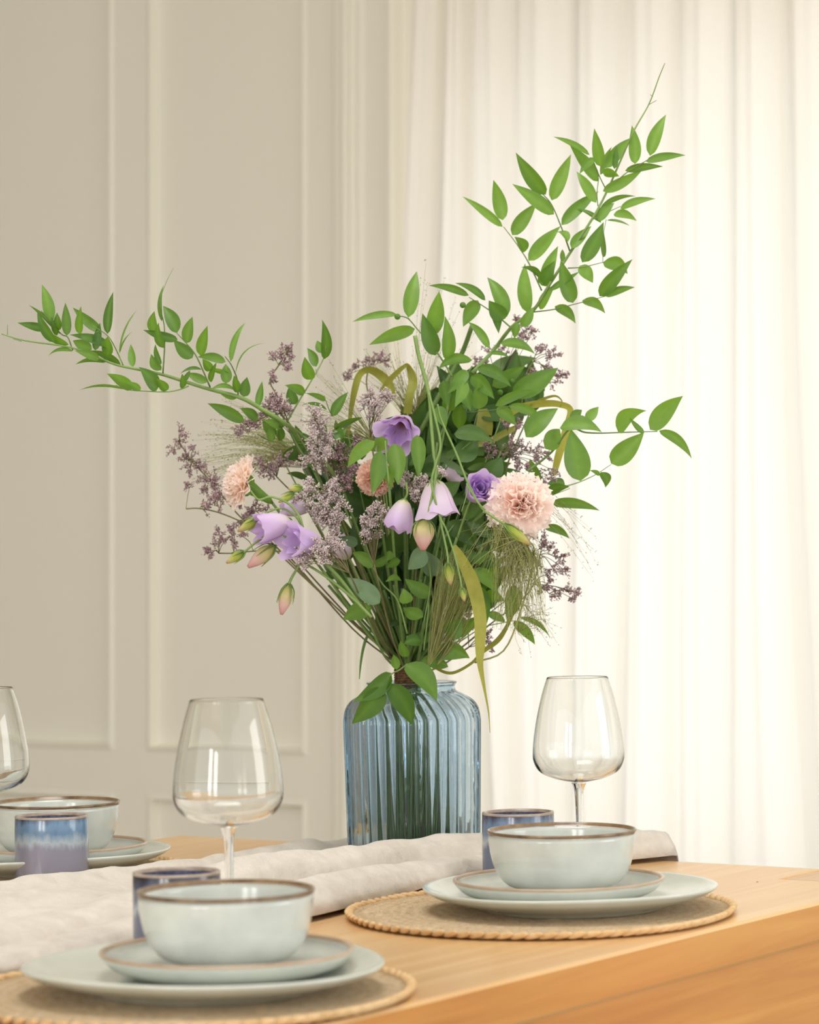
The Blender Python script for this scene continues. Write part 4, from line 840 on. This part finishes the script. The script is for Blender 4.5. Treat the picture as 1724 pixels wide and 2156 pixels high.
panicle([(1040, 1090), (1060, 1105), (1090, 1120), (1110, 1145), (1122, 1165)], [(rnd.uniform(1035, 1150), rnd.uniform(1180, 1330)) for _ in range(420)], 3.17, 5, 'dense drooping olive grass panicle hanging below the pink carnation', sag=.012, seeds=1, spread=.022, stem=[(1020, 1050, 3.2), (1060, 1085, 3.17), (1110, 1135, 3.17), (1125, 1170, 3.17), (1095, 1290, 3.19), (1060, 1370, 3.22), (1000, 1395, 3.26)])
panicle([(1060, 1095), (1040, 1085), (1100, 1130)], [(rnd.uniform(960, 1050), rnd.uniform(1110, 1230)) for _ in range(26)], 3.15, 6, 'loose pale grass threads falling across the green leaves', sag=.006, seeds=4)
panicle([(1110, 1300), (1090, 1330), (1100, 1270)], [(rnd.uniform(1080, 1180), rnd.uniform(1270, 1385)) for _ in range(40)], 3.21, 7, 'wispy grass ends dangling below the olive panicle', sag=.004, seeds=4)
panicle([(1090, 1060), (1100, 1070)], [(1205, 1075), (1220, 1085), (1240, 1110), (1254, 1130), (1250, 1158), (1256, 1185), (1245, 1200), (1250, 1220), (1230, 1160), (1215, 1130), (1200, 1110), (1235, 1180), (1190, 1095)], 3.22, 8, 'sparse grass seed stalks arching out before the curtain', sag=.022, seeds=9)
panicle([(905, 1400), (910, 1395), (900, 1405)], [(rnd.gauss(958, 20), rnd.uniform(1150, 1230)) for _ in range(170)], 3.20, 9, 'folded olive grass plume between the stems', sag=-.004, seeds=0, spread=.012)
panicle([(920, 1400), (930, 1380)], [(rnd.gauss(985, 14), rnd.uniform(1230, 1290)) for _ in range(90)], 3.21, 10, 'shorter olive grass plume beside the yellow blade', sag=-.004, seeds=0, spread=.01)

def ribbon(pts, d0, label, cr_=None, sh=.5, mat='blade', root=None, twist=.4):
    e = empty('long_grass', NECK, label, 'grass blade', 'grass blades'); mb = MB(); C = []; Wd = []
    for i, p in enumerate(pts):
        x, y, k = cr_(p[0], p[1]) if cr_ else (p[0], p[1], 1); D = d0 + (p[3] if len(p) > 3 else 0); C.append(P(x, y, D)); Wd.append(p[2]*k*PXM)
    s_ = spl(C, 6); ws = [v.x for v in spl([Vector((w, 0, 0)) for w in Wd], 6)]; rows = []
    for i, p in enumerate(s_):
        t = (s_[min(i+1, len(s_)-1)]-s_[max(i-1, 0)]).normalized(); sd = t.cross(Vector((0, -1, 0)))
        if sd.length < .1: sd = Vector((1, 0, 0))
        sd.normalize(); sd = (sd*cos(twist) + Vector((0, 1, 0))*sin(twist)); nn = sd.cross(t); w = max(ws[i], .0006)*.5
        rows.append([p+sd*w*k+nn*w*.22*abs(k) for k in (-1, -.5, 0, .5, 1)])
    mb.grid(rows, sh); o = mb.build('blade', M[mat]); o.parent = e; o.matrix_parent_inverse = Matrix.Translation(NECK).inverted()
    if root:
        ms = MB(); root_stem(ms, C[root[0]], random.Random(int(d0*1000)), .0009); o = ms.build('stalk', M['stem']); o.parent = e; o.matrix_parent_inverse = Matrix.Translation(NECK).inverted()
ribbon([(1400,340,30),(1450,430,70),(1540,620,100),(1590,850,90),(1590,1050,74),(1590,1200,44),(1620,1380,20),(1650,1550,10),(1660,1700,4)], 3.16, 'long yellow green grass blade hanging past the vase shoulder', CE, .8, twist=.25)
ribbon([(700,1400,24),(722,1200,40),(760,1000,60),(800,905,56,.01),(870,875,60,.02),(960,915,80,.02),(1040,1010,70,.01),(1065,1090,40)], 3.34, 'olive grass blade bent in an arch above the sea lavender', CB, .25, root=(0,))
ribbon([(960,1060,26),(1010,985,46),(1080,910,46),(1150,850,34),(1185,850,44,.01),(1225,960,80,.01),(1200,1080,76),(1180,1230,70)], 3.30, 'folded grass blade with a sharp bend above the open violet flower', CB, .3, root=(7,))
ribbon([(440,390,30),(560,310,44),(700,285,46),(800,290,40),(865,325,40),(845,440,56),(795,600,50),(765,720,34)], 3.30, 'yellow grass blade folded down behind the large backlit leaf', CD, .9, root=(0,))
ribbon([(620,300,16),(690,262,20),(770,240,14),(812,270,8),(800,310,5)], 3.30, 'thin curled grass tip above the side branch', CD, .5)
ribbon([(0,1830,10),(60,1890,18),(150,1915,20),(260,1860,18),(330,1790,24),(420,1720,34),(475,1640,26),(540,1500,16)], 3.23, 'curling tan grass blade looping low before the vase neck', CD, .15)
ribbon([(830,910,12),(770,1000,22),(740,1090,22),(722,1200,16),(712,1310,6)], 3.30, 'thin green grass blade hanging straight beside the vase neck', CE, .2, mat='leaf', root=(0,))
ribbon([(560,420,30),(460,470,44),(360,520,40),(200,560,26)], 3.32, 'brown edged grass blade crossing behind the mauve sprigs', CD, .1)
ribbon([(330,470,120),(340,400,110),(330,320,60)], 3.34, 'short wide yellow blade behind the crossing stems', CD, .5)

# ---------- flowers
def frame(base, mouth):
    ax = (mouth-base); L_ = ax.length; ax.normalize(); x = ax.orthogonal().normalized(); return ax, x, ax.cross(x), L_
def bell(mb, base, mouth, R, n=5, flare=.15, ruf=.06, seed=0, r0=.12, power=.75, span=1.3, tipcut=.12, shmin=0.0, shmax=1.0, open_=0.0):
    rnd = random.Random(seed); ax, x, y, L_ = frame(base, mouth)
    for k in range(n):
        ph = 2*pi*k/n + rnd.uniform(-.15, .15); p1, p2 = rnd.uniform(0, 6.28), rnd.uniform(0, 6.28); NU, NV = 12, 12; ll = rnd.uniform(.92, 1.06); oo = rnd.uniform(-.5, 1)*open_
        rows, sh = [], []
        for i in range(NV+1):
            v = i/NV; row = []
            for j in range(NU+1):
                a = -1+2*j/NU; an = ph + a*pi/n*span
                Lm = ll*(1 - tipcut*a*a + .02*sin(5*a+p1)); vv = v*Lm
                r = R*(r0+(1-r0)*sin(min(vv, 1)*pi/2)**power) + R*(flare+oo)*max(0, vv-.6)**1.5*3 + .05*R*a*v + ruf*R*v**3*sin(4.5*a+p2)
                row.append(base + ax*(L_*vv + ruf*R*.7*v**2*sin(6*a+p1)) + (x*cos(an)+y*sin(an))*r)
                sh.append(min(1, max(0, shmin+(shmax-shmin)*v)))
            rows.append(row)
        mb.grid(rows, sh)
def sepals(mb, base, mouth, L_, r, n=5, out=.25, seed=0, sh=.6):
    rnd = random.Random(seed); ax, x, y, _ = frame(base, mouth)
    for k in range(n):
        a = 2*pi*k/n + rnd.uniform(-.2, .2); rd = x*cos(a)+y*sin(a); o = out*rnd.uniform(.6, 1.6)
        pts = spl([base+rd*r*.3, base+ax*L_*.3+rd*r*(.9+o*.4), base+ax*L_*.7+rd*r*(1.05+o), base+ax*L_*rnd.uniform(.95, 1.2)+rd*r*(1.0+o*2.2)], 4)
        m = len(pts); mb.tube(pts, [.0011*(1-i/(m-1))**.7+.00015 for i in range(m)], 4, sh)
def budmesh(mb, base, tip, R, seed=0, tw=1.0):
    ax, x, y, L_ = frame(base, tip); rows, sh = [], []
    prof = [(0, .18), (.08, .55), (.2, .85), (.35, 1), (.5, .97), (.65, .8), (.8, .58), (.92, .36), (1, .22)]
    for (v, w) in prof:
        row = []
        for j in range(24):
            a = 2*pi*j/24; r = R*w*(1+.10*abs(sin(2.5*(a+tw*v*1.4)))-.04); row.append(base+ax*L_*v+(x*cos(a)+y*sin(a))*r); sh.append(v)
        rows.append(row)
    mb.grid(rows, sh, closed=True); o = len(mb.v)-24; mb.f.append(tuple(range(o, o+24)))
def child(mb, name, mat, e, label=None):
    o = mb.build(name, mat); o.parent = e; o.matrix_parent_inverse = Matrix.Translation(e.location).inverted()
    if label: o['label'] = label
    return o
def q(cr_, x, y, D): a, b, _ = cr_(x, y); return P(a, b, D)
LG_ = 'lisianthus stems'
def lis(label, D, flowers, buds, stems, seed, root=None):
    e = empty('lisianthus', NECK, label, 'flower', LG_)
    for (cr_, bx, by, mx, my, R, mat, kw) in flowers:
        k = cr_(0, 0)[2]; dd = kw.pop('dd', 0); dm = kw.pop('dm', 0); inner = kw.pop('inner', 1); sep = kw.pop('sep', .55)
        b, m = q(cr_, bx, by, D+dd), q(cr_, mx, my, D+dm); R_ = R*k*PXM; mb = MB(); kw.setdefault('seed', seed)
        bell(mb, b, m, R_, **kw)
        for s_ in range(inner):
            k2 = dict(kw); k2['seed'] = seed+31+s_; k2['flare'] = 0; bell(mb, b+(m-b)*.05, b+(m-b)*(.92-.06*s_), R_*(.72-.2*s_), **k2)
        bl = child(mb, 'blossom', M[mat], e)
        mb = MB(); sepals(mb, b, m, (m-b).length*sep, R_*.42, 5, .25, seed); budb = MB()
        mb.tube([b-(m-b)*.04, b+(m-b)*.05], [.0016, R_*.2], 10, .7)
        o = child(mb, 'calyx', M['stem'], e); o.parent = bl; o.matrix_parent_inverse = Matrix()
    for (cr_, bx, by, tx, ty, R, mat) in buds:
        k = cr_(0, 0)[2]; b, t = q(cr_, bx, by, D), q(cr_, tx, ty, D-.006); mb = MB(); budmesh(mb, b, t, R*k*PXM, seed); bd_ = child(mb, 'bud', M[mat], e)
        mb = MB(); sepals(mb, b-(t-b)*.03, t, (t-b).length*.62, R*k*PXM*1.05, 5, .12, seed+2); mb.tube([b-(t-b)*.05, b+(t-b)*.06], [.0013, R*k*PXM*.5], 8, .8); o = child(mb, 'sepals', M['stem'], e); o.parent = bd_; o.matrix_parent_inverse = Matrix()
    mb = MB()
    for st in stems:
        cr_, pts, r0, r1 = st[:4]; dl = st[4] if len(st) > 4 else 0
        s_ = spl([q(cr_, x, y, D+dl) for x, y in pts], 6); n = len(s_); mb.tube(s_, [r0+(r1-r0)*i/(n-1) for i in range(n)], 8, .85)
    if root: root_stem(mb, P(*root), random.Random(seed), .0015)
    child(mb, 'stem', M['stem'], e)
    return e
lis('open violet lisianthus with a brown throat near the bouquet centre', 3.17,
    [(CB, 1150, 1290, 1090, 1420, 130, 'violet', dict(n=6, flare=.45, ruf=.14, dd=.05, dm=-.004, inner=1, tipcut=.3, open_=.25, power=.55))],
    [], [(CB, [(1150,1290),(1170,1400),(1160,1600)], .0012, .0014, .06)], 3, root=(853, 968, 3.23))
lis('upside down cut lisianthus stem with a pale lilac bell and hanging buds', 3.135,
    [(CB, 1400, 1765, 1425, 2065, 140, 'lilac_pale', dict(n=5, flare=.25, ruf=.05, power=.5, tipcut=.1, sep=.3))],
    [(CE, 1180, 150, 1175, 375, 72, 'bud_pink'), (CE, 1355, 470, 1375, 625, 34, 'bud_green'), (CE, 1455, 650, 1475, 745, 22, 'bud_green')],
    [(CB, [(1240,600),(1270,760),(1350,1060),(1370,1300),(1390,1550),(1405,1640),(1395,1800),(1350,2020),(1325,2090)], .0024, .0013, -.018), (CB, [(1405,1640),(1420,1700),(1400,1770)], .0014, .0012, -.01), (CB, [(1350,1060),(1400,1250),(1445,1480),(1405,1640),(1375,1800),(1440,2060),(1475,2130)], .0014, .0013, -.02), (CE, [(1295,140),(1330,300),(1350,400),(1355,470)], .0013, .0012, -.012), (CE, [(1295,140),(1340,220),(1400,400),(1440,560),(1455,650)], .0012, .0010, -.012)], 5)
lis('drooping lisianthus stem ending in a slim green white bud over the grass plume', 3.125,
    [], [(CD, 470, 1020, 620, 1140, 30, 'bud_green')],
    [(CD, [(60,290),(80,380),(170,580),(250,780),(330,920),(400,975),(470,1020)], .0012, .0013), (CD, [(235,770),(300,880),(350,930)], .0009, .0008, -.004), (CD, [(245,790),(230,860),(205,940)], .0007, .0004, -.004)], 6)
lis('half closed lilac lisianthus bell hanging lower beside the pink bud', 3.165,
    [(CE, 1040, 5, 985, 235, 102, 'lilac', dict(n=5, flare=-.12, ruf=.07, power=.55, tipcut=.12, inner=2, sep=.5))],
    [], [(CE, [(1040,5),(1060,-40),(1050,-120)], .0013, .0014)], 7, root=(850, 1010, 3.2))
lis('small violet lisianthus rosette touching the pink carnation', 3.18,
    [(CD, 270, 850, 335, 775, 84, 'violet', dict(n=5, flare=.12, ruf=.10, dd=.045, dm=-.01, inner=3, power=.5))],
    [], [(CD, [(270,850),(230,950),(180,1100)], .0012, .0013, .05)], 8, root=(962, 1132, 3.23))
lis('lisianthus stem with two violet flowers and yellow green buds facing away from the vase', 3.17,
    [(CF, 975, 925, 715, 985, 105, 'lilac', dict(n=5, flare=.1, ruf=.09, power=.5, tipcut=.2, dm=-.02, sep=.25)),
     (CF, 1195, 1090, 945, 1065, 112, 'violet', dict(n=5, flare=.35, ruf=.10, power=.5, tipcut=.25, dm=-.03, sep=.2, open_=.15)),
     (CF, 1115, 830, 905, 820, 66, 'lilac_pale', dict(n=5, flare=-.2, ruf=.03, power=.5, dd=.04, dm=.03, sep=.45))],
    [(CF, 738, 905, 588, 995, 34, 'bud_green'), (CF, 632, 1148, 505, 1225, 32, 'bud_green'), (CF, 850, 1105, 662, 1255, 52, 'bud_pink'), (CF, 958, 1385, 905, 1600, 47, 'bud_pink'), (CF, 1005, 1120, 1062, 1165, 24, 'bud_green'), (CF, 1050, 680, 955, 690, 24, 'bud_green'), (CF, 990, 720, 885, 785, 26, 'bud_green')],
    [(CF, [(1060,970),(1030,880),(950,790),(830,745),(740,765),(680,700)], .0016, .0010, -.01), (CF, [(1060,970),(1010,890),(930,835),(860,835),(790,865),(740,905)], .0012, .001, .0), (CF, [(960,1060),(900,1015),(830,1015),(760,1045),(690,1100),(632,1148)], .0014, .0012, -.008), (CF, [(960,1060),(900,1080),(850,1105)], .0013, .0014), (CF, [(1150,1075),(1080,1085),(1005,1118)], .0007, .0007, -.014), (CF, [(1050,1210),(1010,1280),(975,1340),(958,1385)], .0012, .0018), (CF, [(1040,940),(1100,1060),(1200,1200),(1330,1340),(1480,1540)], .002, .0022, .01), (CF, [(1050,1210),(1250,1340),(1430,1490),(1560,1620)], .0014, .0018, .0)], 9, root=(770, 1290, 3.22))
lis('faint lilac lisianthus half hidden behind the pale sea lavender', 3.26, [(CF, 1400, 1190, 1290, 1070, 80, 'lilac_pale', dict(n=5, flare=.2, ruf=.06, power=.5))], [], [(CF, [(1400,1190),(1450,1300),(1520,1450)], .0012, .0013)], 10, root=(771, 1250, 3.27))
lis('pale lilac lisianthus almost hidden behind the hanging stems', 3.27, [(CD, 130, 760, 170, 700, 60, 'lilac_pale', dict(n=5, flare=.2, ruf=.06, power=.5))], [], [(CD, [(130,760),(100,900),(60,1100)], .0012, .0013)], 11, root=(921, 1133, 3.28))

def carnation(label, D, cr_, cx, cy, R, axis, mat, seed, n=70, calyx=None, maxang=100, lenf=1.0):
    rnd = random.Random(seed); k = cr_(0, 0)[2]; R_ = R*k*PXM; C = q(cr_, cx, cy, D); ax = Vector(axis).normalized(); x = ax.orthogonal().normalized(); y = ax.cross(x)
    e = empty('carnation', NECK, label, 'flower', 'carnations'); mb = MB(); B = C - ax*R_*.45
    for i in range(n):
        f = (i+.5)/n; th = radians(2 + (maxang-2)*f**.85 + (rnd.uniform(-16, 16) if f < .5 else 0)); ph = i*2.39996 + rnd.uniform(-.2, .2); L_ = R_*(1.02+.16*rnd.random())*(.84+.26*f)*lenf
        d = ax*cos(th) + (x*cos(ph)+y*sin(ph))*sin(th); tdir = (-x*sin(ph)+y*cos(ph)); nn = d.cross(tdir)
        p1, p2, p3 = (rnd.uniform(0, 6.28) for _ in range(3)); NU, NV = 14, 7; rows, sh = [], []; am = rnd.uniform(.05, .10)
        for iv in range(NV+1):
            v = iv/NV; row = []
            for j in range(NU+1):
                u = -1+2*j/NU; w = L_*(.08+.60*v**1.3); ser = .05*(1 if j % 2 else -1)*(v > .99) + .05*sin(7*u+p3)*v; ll = L_*v*(1-.14*u*u+ser)
                row.append(B + d*ll + tdir*(w*u*(1-.08*v)) + nn*(am*L_*v*v*(sin(6.5*u+p1)+.6*sin(11*u+p2)) + .10*L_*v*v*rnd.uniform(-.25, .25) - (.16 if f > .5 else -.10)*L_*v*v))
                sh.append(v*rnd.uniform(.9, 1) if v < .99 else 1.0)
            rows.append(row)
        mb.grid(rows, sh)
    child(mb, 'petals', M[mat], e)
    mb = MB(); 
    cb = q(cr_, calyx[0], calyx[1], D+.01) if calyx else B - ax*R_*.9
    top = B + ax*R_*.15
    mb.tube([cb, cb.lerp(top, .12), cb.lerp(top, .5), cb.lerp(top, .85), top], [.0016, R_*.16, R_*.24, R_*.33, R_*.40], 14, .9)
    for a in range(5):
        an = a*2*pi/5; rd = x*cos(an)+y*sin(an); leaf(mb, cb.lerp(top, .75)+rd*R_*.28, top+rd*R_*.52+(top-cb).normalized()*R_*.2, R_*.28, bow=.02, face=0, shade=.9)
    child(mb, 'calyx', M['leaf'], e, 'green calyx cup')
    mb = MB(); root_stem(mb, cb, rnd, .0018); child(mb, 'stem', M['stem'], e)
carnation('pale pink carnation facing forward with violet flecks', 3.165, CD, 572, 885, 160, (.12, -1, .22), 'carn_pink', 1, n=56)
carnation('peach carnation in profile at the outer side of the bouquet, green calyx showing', 3.21, CF, 600, 640, 150, (-.93, -.28, .30), 'carn_peach', 2, n=44, calyx=(840, 790), maxang=72, lenf=1.12)
carnation('small salmon carnation tucked under the long pointed leaves', 3.21, CB, 930, 1760, 120, (.1, -1, -.25), 'carn_rust', 3, n=50)
# berries on the ruscus
for (cr_, x, y, D, lb) in ((CB, 1098, 447, 3.22, 'small green berry at the outer end of the fanning sprig'), (CC, 213, 1558, 3.24, 'green berry on the short sprig just beside a drooping leaf'), (CC, 232, 2025, 3.23, 'round green berry in front of the thick branch foot'), (CD, 438, 218, 3.25, 'yellowish berry beneath the arching leaf'), (CD, 512, 152, 3.25, 'pale yellow berry half hidden by mauve sprigs')):
    c = q(cr_, x, y, D-.006); mb = MB(); r = .0036
    mb.lathe([(r*sin(pi*i/10)+1e-5, -r*cos(pi*i/10)) for i in range(11)], c, 16); o = mb.build('berry', M['leaf'], origin=tuple(c)); tag(o, lb, 'berry', 'ruscus berries')

# ------------------------------------------------------------------ light
def area(name, loc, target, sx, sy, power, col, spread=None):
    l = bpy.data.lights.new(name, 'AREA'); l.shape = 'RECTANGLE'; l.size = sx; l.size_y = sy; l.energy = power; l.color = col
    if spread: l.spread = spread
    o = bpy.data.objects.new(name, l); COL.objects.link(o); o.location = loc
    o.rotation_euler = (Vector(target)-Vector(loc)).to_track_quat('-Z', 'Y').to_euler(); return o
sc_ = (so0+so1)/2
area('daylight_outside', E1*(sc_+.1)+E2*(WB+0.9)+UP*0.95, E1*sc_+E2*WB+UP*1.0, 2.6, 2.0, 17, (1, 1, .99))
area('window_light_rear', AB(-1.6, -2.6, 1.6), AB(-1.6, 2.5, 1.0), 0.6, 1.7, 30, (1, .98, .95))
area('window_light_rear', AB(-0.6, -2.6, 1.6), AB(-1.2, 2.5, 1.0), 0.6, 1.7, 30, (1, .98, .95))
area('window_light_side', AB(1.5, 3.3, 1.35), AB(-1.6, 2.4, 0.8), 1.3, 1.7, 24, (1, .98, .95))
area('ceiling_light', AB(-1.7, 2.2, 2.75), AB(-1.7, 2.2, 0), 0.9, 0.9, 21, (1, .98, .94))
wd = bpy.data.worlds.new('world'); S.world = wd; wd.use_nodes = True
bg = wd.node_tree.nodes['Background']; bg.inputs[0].default_value = (0.965, 1.0, 1.0, 1); bg.inputs[1].default_value = 1.31

S.view_settings.view_transform = 'Standard'; S.view_settings.look = 'None'; S.view_settings.gamma = 1; S.view_settings.use_curve_mapping = False
S.view_settings.exposure = 0.07
S.cycles.use_denoising = True
S.cycles.max_bounces = 16; S.cycles.transmission_bounces = 14; S.cycles.glossy_bounces = 6; S.cycles.diffuse_bounces = 8; S.cycles.transparent_max_bounces = 12
S.cycles.sample_clamp_indirect = 6.0
S.cycles.blur_glossy = 0.3
